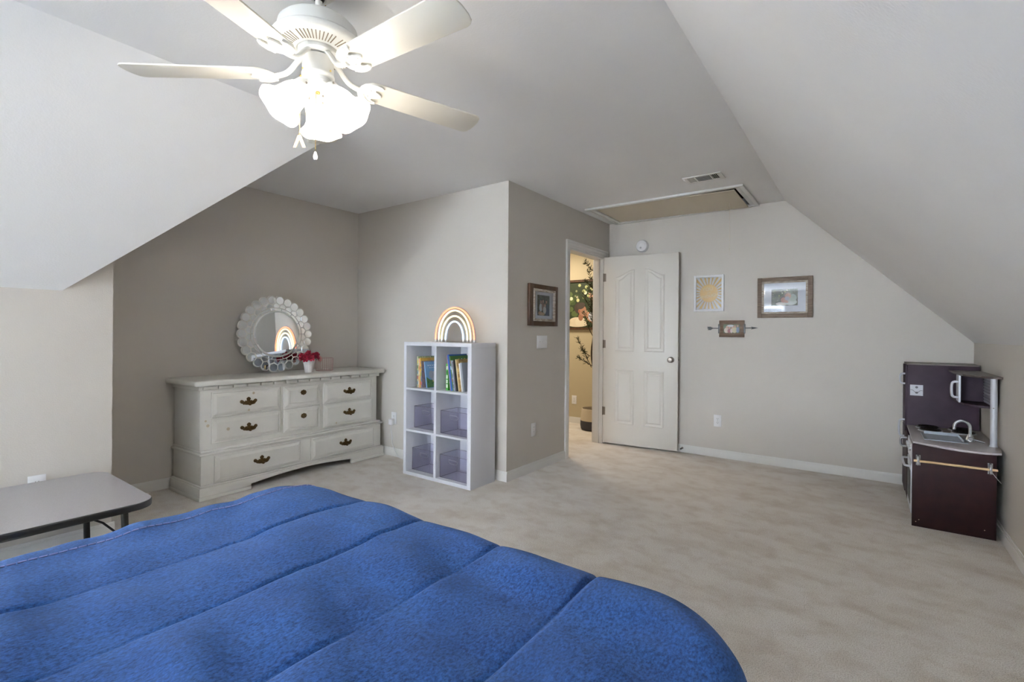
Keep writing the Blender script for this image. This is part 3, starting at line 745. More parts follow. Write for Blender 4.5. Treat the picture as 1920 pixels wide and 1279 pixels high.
# clear bins
def bin_(x, y, z, label, wd=0.298, d=0.205, h=0.185):
    b = thing('storage_bin', label, 'storage bin', (x, y, z), 0, None)
    t = 0.003
    tv = [(0, 0, 0), (wd, 0, 0), (wd, d, 0), (0, d, 0), (0, 0, h), (wd, 0, h), (wd, d, h), (0, d, h)]
    mk('tub', ([Vector(v)+Vector((0, 0, 0.001)) for v in tv], [(0, 1, 2, 3), (0, 1, 5, 4), (1, 2, 6, 5), (2, 3, 7, 6), (3, 0, 4, 7)]), M_bin, b)
    e = 0.0016
    mk('rim', tube([(0, 0, h), (wd, 0, h), (wd, d, h), (0, d, h)], e, 6, True), M_edge, b)
    mk('rim_edge', join(tube([(0, 0, e), (wd, 0, e), (wd, d, e), (0, d, e)], e, 6, True), tube([(0, 0, e), (0, 0, h)], e, 6), tube([(wd, 0, e), (wd, 0, h)], e, 6), tube([(0, d, e), (0, d, h)], e, 6)), M_edge, b)
    c = wd/2-0.005
    mk('handle', tube(chaikin([(c-0.045, -0.003, h-0.032), (c-0.043, -0.005, h-0.052), (c-0.03, -0.006, h-0.058), (c+0.03, -0.006, h-0.058), (c+0.043, -0.005, h-0.052), (c+0.045, -0.003, h-0.032)], 2), 0.0022, 6), M_acrylic, b)
    mk('handle_rim', tube(chaikin([(c-0.045, -0.001, h-0.032), (c-0.043, -0.001, h-0.054), (c-0.03, -0.001, h-0.060), (c+0.03, -0.001, h-0.060), (c+0.043, -0.001, h-0.054), (c+0.045, -0.001, h-0.032), (c-0.045, -0.001, h-0.030)], 1, True), 0.0013, 5, True), M_white, b)
bin_(-3.138, 2.897, 0.3825, 'smoky clear plastic bin in the middle row left cube of the shelf')
bin_(-2.790, 2.860, 0.3825, 'smoky clear plastic bin in the middle row right cube of the shelf')
bin_(-3.138, 2.875, 0.0285, 'smoky clear plastic bin in the bottom left cube of the shelf')
bin_(-2.790, 2.855, 0.0285, 'smoky clear plastic bin in the bottom right cube of the shelf')
# books: local origin at bottom front-left of spine; x thickness, y depth
def noisecol(name, c1, c2, sc=30): return mat(name, c1, 0.45, noise_scale=sc, color2=c2, detail=2)
def book(x, y, z, th, dp, ht, lean, cover, label, art=None, group=None):
    b = thing('book', label, 'book', (x, y, z), 0, group)
    b.rotation_euler = (0, lean, 0)
    c = 0.0018
    mk('cover', join(box(0, c, 0, dp, 0, ht), box(th-c, th, 0, dp, 0, ht), box(c, th-c, 0, c, 0, ht)), cover, b, bevel=0.0005)
    mk('pages', box(c, th-c, c, dp-0.004, 0.003, ht-0.003), M_paper, b)
    if art: mkm('cover_print', art(th, dp, ht), b)
    return b
def flat(poly, x): # polygon on plane x facing +x
    return [(x, a, b) for a, b in poly], [tuple(range(len(poly)))]
def disc(cx, cy, r, x, ry=None, n=14): return flat([(cx+r*math.cos(2*PI*k/n), cy+(ry or r)*math.sin(2*PI*k/n)) for k in range(n)], x)
C = lambda h: mat('print_'+h, '#'+h, 0.5)
ZB = 0.7325
def art_elephant(th, dp, ht):
    x = th+0.0004; L = []
    L.append((flat([(0.004, 0.004), (dp-0.004, 0.004), (dp-0.004, ht*0.34), (0.05, ht*0.30), (0.004, ht*0.42)], x), C('5C8A52')))
    L.append((disc(0.095, ht*0.42, 0.036, x+0.0004, 0.045), C('B9BEC8')))
    L.append((disc(0.062, ht*0.50, 0.026, x+0.0006, 0.034), C('A4AAB8')))
    L.append((disc(0.125, ht*0.34, 0.020, x+0.0006, 0.05), C('B58E86')))
    for i in range(5): L.append((flat([(0.03+i*0.024, ht*0.84), (0.045+i*0.024, ht*0.84), (0.045+i*0.024, ht*0.87), (0.03+i*0.024, ht*0.88)], x+0.0006), C('DCE6F0')))
    for i in range(3): L.append((flat([(0.05+i*0.024, ht*0.75), (0.062+i*0.024, ht*0.75), (0.062+i*0.024, ht*0.78), (0.05+i*0.024, ht*0.785)], x+0.0006), C('DCE6F0')))
    for i in range(8): L.append((disc(random.uniform(0.01, dp-0.02), random.uniform(0.02, ht*0.3), 0.006, x+0.0006), C(random.choice(['D8C24A', '3F6B3A', 'C0605A']))))
    return L
def art_patch(cols, n=16):
    def f(th, dp, ht):
        x = th+0.0004; L = []
        rs = random.Random(n)
        for i in range(n):
            L.append((disc(rs.uniform(0.02, dp-0.02), rs.uniform(0.03, ht-0.03), rs.uniform(0.006, 0.018), x+0.0001*i), C(rs.choice(cols))))
        # spine bands
        for i in range(5):
            z0 = ht*(0.1+0.17*i); L.append((([(0.002, -0.0004, z0), (th-0.002, -0.0004, z0), (th-0.002, -0.0004, z0+0.028), (0.002, -0.0004, z0+0.028)], [(0, 1, 2, 3)]), C(rs.choice(cols))))
        return L
    return f
yb = 2.868
book(-3.080, yb, ZB, 0.016, 0.20, 0.262, 0, noisecol('jungle_green_cover', '#7A8F5A', '#C8C8A8', 60), 'green patterned book first on the left in the top left cube', art_patch(['3F5B36', 'C8B85A', '9A4A60', '6A8AA0'], 17))
book(-3.063, yb, ZB, 0.012, 0.19, 0.245, 0, noisecol('cream_pink_cover', '#D8C8B0', '#C88A92', 30), 'thin cream and pink book in the top left cube', art_patch(['D9A23A', 'E8E0D0', 'C07080'], 19))
book(-3.050, yb, ZB, 0.013, 0.20, 0.250, 0, noisecol('orange_cover', '#C8913A', '#D8B050', 18), 'orange topped picture book behind the blue book in the top left cube', art_patch(['C77C28', 'E0B85A', '7E4F2E', 'E8D8B0'], 23))
book(-3.038+0.003, yb+0.002, ZB, 0.013, 0.195, 0.225, -0.035, noisecol('carnival_cover', '#A88A70', '#5A6A98', 70), 'thin multicoloured book leaning in the top left cube', art_patch(['C05070', 'D8B040', '4A6AA0', '5A8A50'], 29))
book(-2.972, yb+0.004, ZB, 0.010, 0.19, 0.220, -0.15, noisecol('sky_blue_cover', '#6E9BC8', '#7FA9D2', 8), 'light blue picture book with a grey elephant on its cover', art_elephant)
book(-2.743, yb, ZB, 0.022, 0.19, 0.215, 0, noisecol('lime_cover', '#3E9A35', '#4CB040', 8), 'bright green thin book at left end of the top right cube', art_patch(['D8E8D0', '2E7A2A'], 7))
book(-2.692, yb-0.002, ZB, 0.006, 0.20, 0.285, -0.155, mat('pink_cover', '#C48AA0', 0.5), 'very thin pink book leaning against the green one')
book(-2.685, yb-0.004, ZB, 0.020, 0.215, 0.290, -0.155, mat('royal_blue_cover', '#2C57A0', 0.4), 'tall royal blue book leaning in the top right cube')
book(-2.664, yb-0.004, ZB, 0.012, 0.21, 0.280, -0.155, noisecol('forest_cover', '#4F7A35', '#3E6A2E', 12), 'tall green picture book leaning beside the blue one', art_patch(['C8B04A', '8A5A3A', '3A6030', 'B8C8D8'], 31))
book(-2.651, yb-0.006, ZB, 0.013, 0.19, 0.245, -0.155, noisecol('pale_grey_cover', '#A8B4C8', '#8A8890', 30), 'pale blue grey book leaning in the top right cube', art_patch(['7A7884', 'C8CCD4'], 13))
book(-2.637, yb-0.006, ZB, 0.013, 0.18, 0.235, -0.155, noisecol('grey_cover', '#77747C', '#5E5C66', 20), 'dark grey book leaning beside the black one')
book(-2.623, yb-0.008, ZB, 0.024, 0.19, 0.250, -0.155, mat('black_cover', '#0E0E12', 0.35), 'thick black book leaning in the top right cube')
book(-2.598, yb-0.008, ZB, 0.008, 0.19, 0.256, -0.155, mat('cream_cover', '#D8C592', 0.5), 'thin cream book leaning against the black book')
book(-2.589, yb-0.008, ZB, 0.022, 0.19, 0.256, -0.155, noisecol('gold_cover', '#B8985A', '#8A6A38', 25), 'gold brown book leaning in the top right cube', art_patch(['8A6A38', 'C8A868'], 11))
book(-2.566, yb-0.008, ZB, 0.012, 0.18, 0.225, -0.155, mat('white_cover', '#D8D8DC', 0.5), 'white book leaning at the right of the gold one')
book(-2.553, yb-0.008, ZB, 0.016, 0.18, 0.230, -0.155, mat('steel_cover', '#8E949E', 0.5), 'grey and white book at right end of the top right cube')

# ------------------------------------------------------------------ neon rainbow sign on the shelf
rb = thing('rainbow_light', 'glowing pastel neon rainbow lamp standing on the cube shelf', 'lamp', (-2.795, 3.02, SH), 0)
def arch(rx, h, y, n=36, p=2.0):
    out = []
    for i in range(n+1):
        t = PI*i/n; out.append((-rx*math.cos(t), y, 0.022+h*math.sin(t)**0.92))
    return out
ba = [(-0.232, 0.0), (0.232, 0.0)]+[(0.232*math.cos(PI*i/30), 0.012+0.288*math.sin(PI*i/30)**0.92) for i in range(31)]
mk('acrylic_back', prism(ba, 0.004, 0.008, 'y'), M_acrylic, rb)
def neon(name, h, c, es): return mat(name, c, 0.4, emit=h, es=es)
tubes = [(0.218, 0.268, '#FF8A66', 0.8, 'orange pink'), (0.180, 0.245, '#FFE9A0', 1.0, 'warm yellow'), (0.145, 0.198, '#FFF0B0', 1.0, 'pale yellow'), (0.100, 0.152, '#B8DCFF', 0.95, 'pale blue')]
for i, (rx, hh, c, es, nm) in enumerate(tubes):
    o = mk('neon_tube', tube(arch(rx, hh, -0.003), 0.0065, 8), neon('neon_%d' % i, c, c, es), rb, smooth=True, label=nm+' glowing arch tube')
    for s in (-1, 1): mk('tube_end', cyl((s*rx, -0.003, 0.004), (s*rx, -0.003, 0.024), 0.007, 8), M_white, rb)
mk('base', box(-0.235, 0.235, -0.03, 0.03, 0, 0.004), M_acrylic, rb)

# ------------------------------------------------------------------ outlets, switch, detectors
def outlet(name_label, loc, rz):
    # local: faces +y, plate in the x-z plane centred at origin
    o = thing('wall_outlet', name_label, 'outlet', loc, rz)
    mk('plate', box(-0.0355, 0.0355, 0, 0.005, -0.0575, 0.0575), M_white, o, bevel=0.0018)
    for s in (-1, 1):
        c = s*0.0195
        pts = [(0.0165*math.cos(a), c+max(-0.0125, min(0.0125, 0.0165*math.sin(a)))) for a in [2*PI*k/24 for k in range(24)]]
        k = mk('socket', prism(pts, 0.005, 0.0065, 'y'), M_white, o)
        mk('slots', join(box(-0.0075, -0.0055, 0.0062, 0.0068, c-0.001, c+0.007), box(0.0055, 0.0075, 0.0062, 0.0068, c-0.001, c+0.007), box(-0.002, 0.002, 0.0062, 0.0068, c-0.008, c-0.004)), M_dark, k)
    mk('screw', rot(mv(lathe([(0.003, 0.0055), (0.0001, 0.0062)], 10), 0, 0, 0), -PI/2, 'X'), M_nickel, o)
    return o
outlet('white outlet on the left wall behind the grey table', (XL, 0.611, 0.365), -PI/2)
outlet('white outlet on the far wall below the arrow picture', (-1.181, YB, 0.357), PI)
outlet('white outlet on the doorway wall below the light switches', (XD, 3.544, 0.362), -PI/2)
outlet('white outlet on the alcove wall beside the dresser', (-3.704, YS, 0.367), PI)
outlet('white outlet on the hall wall seen through the doorway', (-3.195, YH, 0.310), PI)
sw = thing('light_switch', 'white triple light switch plate on the doorway wall', 'switch', (XD, 3.670, 1.122), -PI/2)
mk('plate', box(-0.083, 0.083, 0, 0.006, -0.057, 0.057), M_white, sw, bevel=0.002)
for i, x in enumerate((-0.046, 0, 0.046)):
    s = 1 if i != 0 else -1
    mk('toggle', join(box(x-0.005, x+0.005, 0.005, 0.0075, -0.012, 0.012), xf(box(-0.0038, 0.0038, 0, 0.014, -0.004, 0.004), Matrix.Translation((x, 0.006, 0)) @ Matrix.Rotation(0.5*s, 4, 'X'))), M_white, sw)
# charger plugged in beside the dresser, its cord
ch = thing('power_adapter', 'white power adapter plugged in beside the cube shelf with hanging cord', 'adapter', (-3.716, YS-0.0065, 0.338), PI)
mk('body', box(-0.024, 0.024, 0.0005, 0.036, -0.034, 0.022), M_white, ch, bevel=0.006)
cordp = chaikin([(0.0, 0.02, -0.034), (0.0, 0.022, -0.08), (-0.015, 0.02, -0.14), (-0.012, 0.02, -0.20), (-0.045, 0.02, -0.26), (-0.09, 0.026, -0.31), (-0.13, 0.03, -0.333), (-0.22, 0.03, -0.334)], 3)
mk('cord', tube(cordp, 0.003, 6), M_white, ch, smooth=True)
def detector(label, loc, rz, r=0.068):
    o = thing('smoke_detector', label, 'detector', loc, rz)
    mk('mount', rot(lathe([(r, 0), (r, 0.010), (r*0.97, 0.014)], 32), -PI/2, 'X'), M_white, o, smooth=True)
    mk('body', rot(lathe([(r*0.93, 0.012), (r*0.93, 0.026), (r*0.84, 0.036), (r*0.5, 0.040), (r*0.48, 0.038), (0.0001, 0.038)], 32), -PI/2, 'X'), M_white, o, smooth=True)
    mk('test_button', rot(mv(lathe([(0.010, 0.038), (0.0095, 0.041), (0.0001, 0.0415)], 16), 0.008, 0.02, 0), -PI/2, 'X'), mat('grey_button', '#B5B5B8', 0.4), o)
detector('round white smoke detector on the far wall above the open door', (-1.958, YB, 2.145), PI)
detector('round white detector on the hall wall above the large photo', (-3.345, YH, 2.155), PI)

# ------------------------------------------------------------------ attic hatch, vent
hz = H
hat = thing('attic_hatch', 'long attic ladder hatch with sagging panel in the ceiling', 'hatch', (HX0, (HY0+HY1)/2, hz))
tw = 0.062
X0_, X1_, Y0_, Y1_ = 0, HX1-HX0, HY0-(HY0+HY1)/2, HY1-(HY0+HY1)/2
def frame_ring(i0, i1, z0, z1):
    return [box(X0_-i1, X1_+i1, Y0_-i1, Y0_-i0, z0, z1), box(X0_-i1, X1_+i1, Y1_+i0, Y1_+i1, z0, z1), box(X0_-i1, X0_-i0, Y0_-i0, Y1_+i0, z0, z1), box(X1_+i0, X1_+i1, Y0_-i0, Y1_+i0, z0, z1)]
mk('casing', join(*frame_ring(-0.012, tw*0.45, -0.010, 0), *frame_ring(tw*0.45, tw*0.97, -0.018, 0)), M_trim, hat, bevel=0.002)
M_panel = mat('hatch_panel_tan', '#CABFAA', 0.55)
pg = rot(box(0.018, X1_-0.022, Y0_+0.018, Y1_-0.014, 0.0, 0.008), math.radians(1.15), 'Y', (0.018, 0, 0))
pg = rot(pg, -math.radians(1.0), 'X', (0, Y0_, 0)); pg = mv(pg, 0, 0, 0.002)
mk('panel', pg, M_panel, hat)
mk('spring_coil', tube([(0.55+0.0012*i, Y0_+0.012+0.006*math.cos(i*0.9), 0.02+0.008*math.sin(i*0.9)) for i in range(420)], 0.0022, 5), mat('rusty_spring', '#8A6A50', 0.5, 0.4), hat)
cx_ = -1.011-HX0; cy_ = 4.701-(HY0+HY1)/2
mk('pull_cord', join(tube([(cx_, cy_, -0.018), (cx_+0.002, cy_, -0.25), (cx_, cy_, -0.455)], 0.0022, 6), tube([(cx_, cy_, -0.455), (cx_-0.006, cy_, -0.50), (cx_+0.004, cy_, -0.515)], 0.0014, 5), tube([(cx_, cy_, -0.455), (cx_+0.012, cy_, -0.505)], 0.0014, 5), sphere((cx_, cy_, -0.457), 0.006, 8, 6)), mat('cotton_cord', '#CFC6B8', 0.8), hat)
vt = thing('ceiling_vent', 'small white ceiling air vent between hatch and sloped ceiling', 'vent', (-1.045, 3.972, H))
VW, VD = 0.142, 0.088
mk('frame', join(box(-VW, VW, -VD, -VD+0.022, -0.007, 0), box(-VW, VW, VD-0.028, VD, -0.007, 0), box(-VW, -VW+0.03, -VD+0.022, VD-0.028, -0.007, 0), box(VW-0.03, VW, -VD+0.022, VD-0.028, -0.007, 0), box(-0.062, -0.052, -VD+0.022, VD-0.028, -0.006, 0), box(0.052, 0.062, -VD+0.022, VD-0.028, -0.006, 0)), M_trim, vt, bevel=0.0015)
mk('backing', box(-VW+0.03, VW-0.03, -VD+0.022, VD-0.028, -0.0012, -0.0004), M_dark, vt)
for i in range(7):
    y = -VD+0.029+i*0.0185
    mk('louver', xf(box(-0.051, 0.051, -0.007, 0.007, -0.0005, 0.0005), Matrix.Translation((0, y, -0.004)) @ Matrix.Rotation(0.6, 4, 'X')), M_trim, vt)
for s in (-1, 1):
    for i in range(4):
        x = s*(0.070+i*0.0125)
        mk('louver', xf(box(-0.0045, 0.0045, -VD+0.023, VD-0.029, -0.0005, 0.0005), Matrix.Translation((x, 0, -0.004)) @ Matrix.Rotation(0.7*s, 4, 'Y')), M_trim, vt)

# ------------------------------------------------------------------ pictures. local frame: x right, z up, faces -y (wall behind at y=0)
def fpoly(poly, y): return [(a, y, b) for a, b in poly], [tuple(range(len(poly)))]
def fdisc(cx, cz, rx, rz, y, n=16, a0=0): 
    ca, sa = math.cos(a0), math.sin(a0)
    return fpoly([(cx+rx*math.cos(2*PI*k/n)*ca-rz*math.sin(2*PI*k/n)*sa, cz+rx*math.cos(2*PI*k/n)*sa+rz*math.sin(2*PI*k/n)*ca) for k in range(n)], y)
def frame_boards(W, Hh, bw, t, y0, m, parent, proud=0.0):
    # four separate boards, side boards run full height
    for (a, b, c, d) in ((-W/2, -W/2+bw, -Hh/2, Hh/2), (W/2-bw, W/2, -Hh/2, Hh/2), (-W/2+bw, W/2-bw, Hh/2-bw, Hh/2), (-W/2+bw, W/2-bw, -Hh/2, -Hh/2+bw)):
        mk('frame_board', box(a, b, y0-t-(proud if b-a < bw*1.5 else 0), y0, c, d), m, parent, bevel=0.002)
def lips(W, Hh, bw, y0, t, m, parent):
    mk('inner_lip', join(box(-W/2, -W/2+bw, y0-t, y0, -Hh/2, Hh/2), box(W/2-bw, W/2, y0-t, y0, -Hh/2, Hh/2), box(-W/2+bw, W/2-bw, y0-t, y0, Hh/2-bw, Hh/2), box(-W/2+bw, W/2-bw, y0-t, y0, -Hh/2, -Hh/2+bw)), m, parent, bevel=0.001)

# (1) sun print, white frame
pc = thing('framed_print', 'white framed yellow sun print on the far wall', 'picture', (-1.272, YB, 1.610))
W, Hh = 0.282, 0.358
mk('frame', join(box(-W/2, -W/2+0.02, -0.022, 0, -Hh/2, Hh/2), box(W/2-0.02, W/2, -0.022, 0, -Hh/2, Hh/2), box(-W/2+0.02, W/2-0.02, -0.022, 0, Hh/2-0.02, Hh/2), box(-W/2+0.02, W/2-0.02, -0.022, 0, -Hh/2, -Hh/2+0.02)), M_white, pc, bevel=0.001)
mustard = C('CFA02E'); must2 = C('D9A62C'); cream = C('E0D8CE')
items = [(fpoly([(-W/2+0.02, -Hh/2+0.02), (W/2-0.02, -Hh/2+0.02), (W/2-0.02, Hh/2-0.02), (-W/2+0.02, Hh/2-0.02)], -0.006), cream)]
wx, wz = W/2-0.024, Hh/2-0.026
def rayhit(a):
    c, s = math.cos(a), math.sin(a); t = min(wx/abs(c) if abs(c) > 1e-6 else 9, wz/abs(s) if abs(s) > 1e-6 else 9); return (c*t, s*t)
nr_ = 26
for k in range(nr_):
    a = 2*PI*(k+0.5)/nr_; wd = 0.055+0.012*math.sin(k*2.3)
    p0, p1 = rayhit(a-wd), rayhit(a+wd)
    items.append((fpoly([(0.088*math.cos(a-wd*0.9), 0.088*math.sin(a-wd*0.9)), p0, p1, (0.088*math.cos(a+wd*0.9), 0.088*math.sin(a+wd*0.9))], -0.0066), mustard))
items.append((fdisc(0, 0, 0.086, 0.088, -0.0070, 40), must2))
mkm('sun_print', items, pc)
def text(parent, s, size, loc, rotz, m, shear=0.0, name='lettering', eul=None):
    cu = bpy.data.curves.new(name, 'FONT'); cu.body = s; cu.size = size; cu.align_x = 'CENTER'; cu.align_y = 'CENTER'; cu.extrude = 0.0002; cu.shear = shear
    tmp = bpy.data.objects.new('tmp', cu); COL.objects.link(tmp)
    dg = bpy.context.evaluated_depsgraph_get(); me = bpy.data.meshes.new_from_object(tmp.evaluated_get(dg)); bpy.data.objects.remove(tmp)
    me.materials.clear(); me.materials.append(m); me.name = name
    o = bpy.data.objects.new(name, me); COL.objects.link(o); o.parent = parent; o.location = loc
    o.rotation_euler = eul or (PI/2, -rotz, 0)
    return o
pale = C('E2CE94')
text(pc, 'YOU', 0.048, (-0.012, -0.0074, 0.040), 0.10, pale)
text(pc, 'are', 0.026, (0.0, -0.0074, 0.006), 0.16, pale, 0.3)
text(pc, 'ENOUGH', 0.040, (0.004, -0.0074, -0.028), 0.16, pale)
mk('glazing', box(-W/2+0.02, W/2-0.02, -0.0105, -0.0095, -Hh/2+0.02, Hh/2-0.02), M_glass, pc)

# (2) large weathered frame with photo of two children
pc = thing('picture_frame', 'large weathered wood frame with white mat on the far wall', 'picture', (-0.6125, YB, 1.545))
W, Hh = 0.442, 0.370
frame_boards(W, Hh, 0.038, 0.018, 0, M_woodB, pc, 0.004)
lips(W-0.074, Hh-0.074, 0.016, -0.010, 0.016, M_distress, pc)
mk('mat_board', box(-W/2+0.05, W/2-0.05, -0.012, -0.010, -Hh/2+0.05, Hh/2-0.05), M_mat, pc)
def kids(w, h, y, s=1.0, dark=('2E3B22', '3F4F2C', '56663A'), hi=('C8C890', 'E6E6CC'), seed=3):
    rs = random.Random(seed); L = [(fpoly([(-w/2, -h/2), (w/2, -h/2), (w/2, h/2), (-w/2, h/2)], y), C(dark[0]))]
    e = [0]
    def yy(): e[0] += 1; return y-0.00003*e[0]
    for i in range(60):
        r = rs.uniform(0.03, 0.09)*h; cx = rs.uniform(-w/2+r, w/2-r); cz = rs.uniform(-h/2+r, h/2-r)
        L.append((fdisc(cx, cz, r, r*0.8, yy(), 8), C(rs.choice(dark))))
    for i in range(26):
        r = rs.uniform(0.012, 0.03)*h; cx = rs.uniform(-w/2+r, w/2-r); cz = rs.uniform(-0.3*h, h/2-r)
        L.append((fdisc(cx, cz, r, r, yy(), 8), C(rs.choice(['8A9068', '6E7A4A', 'A8A488']))))
    for i, (cx, cz) in enumerate(((0.02, 0.34), (-0.08, 0.26), (-0.2, 0.10), (0.10, 0.42))):
        L.append((fdisc(cx*w, cz*h, 0.038*h, 0.04*h, yy(), 12), C(hi[i % 2])))
    return L, yy
PW, PH = 0.212, 0.150
L, yy = kids(PW, PH, -0.0125)
def ell(cx, cz, rx, rz, c, a=0): 
    L.append((fdisc(cx, cz, rx, rz, yy(), 18, a), C(c)))
ell(-0.018, -0.058, 0.052, 0.016, 'D8D4CC'); ell(0.05, -0.045, 0.050, 0.028, 'C8D0CC'); ell(0.068, -0.006, 0.030, 0.034, 'B8C4BC')
ell(-0.010, -0.014, 0.028, 0.027, '5A5450'); ell(-0.004, -0.024, 0.025, 0.024, 'C49A8C'); ell(0.024, 0.024, 0.030, 0.027, '8A8078', 0.4); ell(0.030, 0.012, 0.024, 0.025, 'CDA698', 0.4)
ell(0.010, -0.036, 0.024, 0.013, 'C8A498', -0.5); ell(0.022, -0.010, 0.020, 0.018, 'B9BCC8')
mkm('photo', L, pc)
mk('glazing', box(-W/2+0.05, W/2-0.05, -0.016, -0.015, -Hh/2+0.05, Hh/2-0.05), M_glass, pc)

# (3) small wooden frame with arrow
pc = thing('arrow_picture_frame', 'small brown wood photo block pierced by a black metal arrow', 'picture', (-1.058, YB, 1.259))
W, Hh = 0.226, 0.162
for i, (z0, z1) in enumerate(((-Hh/2, -0.028), (-0.027, 0.027), (0.028, Hh/2))):
    mk('back_board', box(-W/2, W/2, -0.016, -0.002, z0, z1), M_woodC, pc, bevel=0.0015)
mk('arrow_shaft', cyl((-0.205, -0.008, 0.004), (0.215, -0.008, 0.008), 0.004, 10), M_black, pc)
mk('arrow_head', prism([(0.17, 0.020), (0.232, 0.008), (0.17, -0.006), (0.182, 0.007)], -0.012, -0.004, 'y'), M_black, pc)
mk('arrow_fletching', join(prism([(-0.228, 0.020), (-0.195, 0.020), (-0.172, 0.010), (-0.172, 0.001), (-0.195, -0.012), (-0.222, -0.012), (-0.212, -0.002), (-0.226, 0.000), (-0.214, 0.006), (-0.230, 0.009), (-0.218, 0.013)], -0.011, -0.005, 'y')), M_black, pc)
for s in (-1, 1): mk('clip', box(s*(W/2+0.001)-0.006, s*(W/2+0.001)+0.006, -0.020, -0.001, -0.045, 0.045), M_black, pc)
L = [(fpoly([(-0.072, -0.042), (0.072, -0.042), (0.072, 0.042), (-0.072, 0.042)], -0.0165), C('4A5A42'))]
e = [0]
def yy(): e[0] += 1; return -0.0166-0.00003*e[0]
for (cx, cz, rx, rz, c) in ((-0.045, -0.015, 0.022, 0.026, 'D8CCBE'), (-0.02, -0.02, 0.016, 0.022, '8A5458'), (0.0, -0.02, 0.012, 0.022, 'D2C6C0'), (0.028, -0.012, 0.022, 0.030, 'CFC6A8'), (0.056, -0.01, 0.014, 0.028, '7A86A0'), (-0.04, 0.016, 0.010, 0.012, 'C8A090'), (-0.018, 0.010, 0.009, 0.011, 'C09080'), (0.008, 0.010, 0.009, 0.011, 'D0A898'), (0.03, 0.022, 0.010, 0.012, 'B89080'), (0.055, 0.026, 0.009, 0.010, 'C8A090'), (-0.01, 0.028, 0.03, 0.010, 'D8DCE0'), (-0.06, 0.03, 0.010, 0.010, '2F4028')):
    L.append((fdisc(cx, cz, rx, rz, yy(), 14), C(c)))
mkm('photo', L, pc)

# (4) family picture on the doorway wall (faces +x)
pc = thing('picture_frame', 'dark walnut frame with family photo above the light switches', 'picture', (XD, 3.668, 1.446), PI/2)
W, Hh = 0.468, 0.362
W, Hh = 0.366+0.100, 0.362
frame_boards(0.462, 0.362, 0.060, 0.022, 0, M_woodA, pc, 0.006)
lips(0.356, 0.280, 0.022, -0.012, 0.022, M_distress, pc)
mk('mat_board', box(-0.165, 0.165, -0.016, -0.012, -0.125, 0.125), M_mat, pc)
L = [(fpoly([(-0.100, -0.090), (0.100, -0.090), (0.100, 0.090), (-0.100, 0.090)], -0.0165), C('39402F'))]
e = [0]; rs = random.Random(5)
for i in range(30):
    L.append((fdisc(rs.uniform(-0.085, 0.085), rs.uniform(0.0, 0.075), 0.014, 0.010, yy(), 7), C(rs.choice(['2E3826', '4C5440', '5A6048']))))
for (cx, cz, rx, rz, c) in ((0.065, -0.035, 0.034, 0.052, '3F4E5C'), (0.06, -0.06, 0.034, 0.03, '34486A'), (-0.045, -0.02, 0.026, 0.036, 'C9CCC8'), (-0.012, -0.01, 0.018, 0.04, '8F6A5E'), (0.018, -0.04, 0.026, 0.034, 'D9CFC6'), (-0.055, -0.07, 0.032, 0.018, 'B88A5A'), (-0.02, -0.075, 0.04, 0.014, 'C9A27A'),
    (-0.042, 0.028, 0.014, 0.017, 'A87C68'), (-0.010, 0.040, 0.014, 0.019, '5A3A2C'), (-0.008, 0.036, 0.011, 0.014, 'C29884'), (0.022, 0.002, 0.016, 0.018, '9A7458'), (0.024, -0.002, 0.012, 0.014, 'CBA28E'), (0.046, 0.036, 0.013, 0.018, 'B98E7A'), (0.046, 0.050, 0.013, 0.008, '3A3028')):
    L.append((fdisc(cx, cz, rx, rz, yy(), 14), C(c)))
mkm('photo', L, pc)
mk('glazing', box(-0.155, 0.155, -0.0205, -0.0195, -0.117, 0.117), M_glass, pc)

# (5) large canvas photo in the hall
pc = thing('large_framed_photo', 'large dark framed photo of a boy on the hall wall', 'picture', (-2.96, YH, 1.590))
W, Hh = 0.98, 0.668
for (a, b, c, d) in ((-W/2, -W/2+0.03, -Hh/2, Hh/2), (W/2-0.03, W/2, -Hh/2, Hh/2), (-W/2+0.03, W/2-0.03, Hh/2-0.03, Hh/2), (-W/2+0.03, W/2-0.03, -Hh/2, -Hh/2+0.03)):
    mk('frame_board', box(a, b, -0.03, 0, c, d), M_woodA, pc)
PW, PH = W-0.06, Hh-0.06
L, yy = kids(PW, PH, -0.012, seed=11)
# visible strip is local x -0.36 .. 0.04
ell(-0.19, -0.265, 0.15, 0.032, 'DCCFB4'); ell(-0.20, -0.22, 0.115, 0.055, 'D9CBB0'); ell(-0.14, -0.23, 0.085, 0.06, 'E0D4BA')
ell(-0.140, -0.165, 0.036, 0.050, '9C6E54'); ell(-0.160, -0.045, 0.078, 0.078, '443A32'); ell(-0.115, -0.078, 0.058, 0.070, 'A87C64'); ell(-0.090, -0.115, 0.042, 0.040, 'B08870'); ell(-0.060, -0.095, 0.014, 0.016, 'B08870'); ell(-0.165, -0.085, 0.016, 0.022, '9A5E48'); ell(-0.135, -0.015, 0.062, 0.042, '4A4038', 0.4)
ell(-0.03, -0.115, 0.020, 0.016, 'C89A7E', 0.5); ell(-0.02, -0.18, 0.026, 0.09, 'B98A6C', 0.7); ell(0.06, -0.16, 0.09, 0.07, 'C8CCD6'); ell(0.05, 0.07, 0.09, 0.036, 'C8997E', -0.7); ell(-0.01, 0.12, 0.035, 0.03, 'CDA088'); ell(0.17, 0.04, 0.10, 0.12, 'B78A70'); ell(0.18, 0.12, 0.12, 0.08, '4A3A2C')
for (a, b, r) in ((-0.285, 0.085, 0.026), (-0.10, 0.175, 0.030), (-0.06, 0.235, 0.022), (-0.16, 0.26, 0.022), (-0.03, 0.12, 0.02)): ell(a, b, r, r*0.95, 'B6BC82')
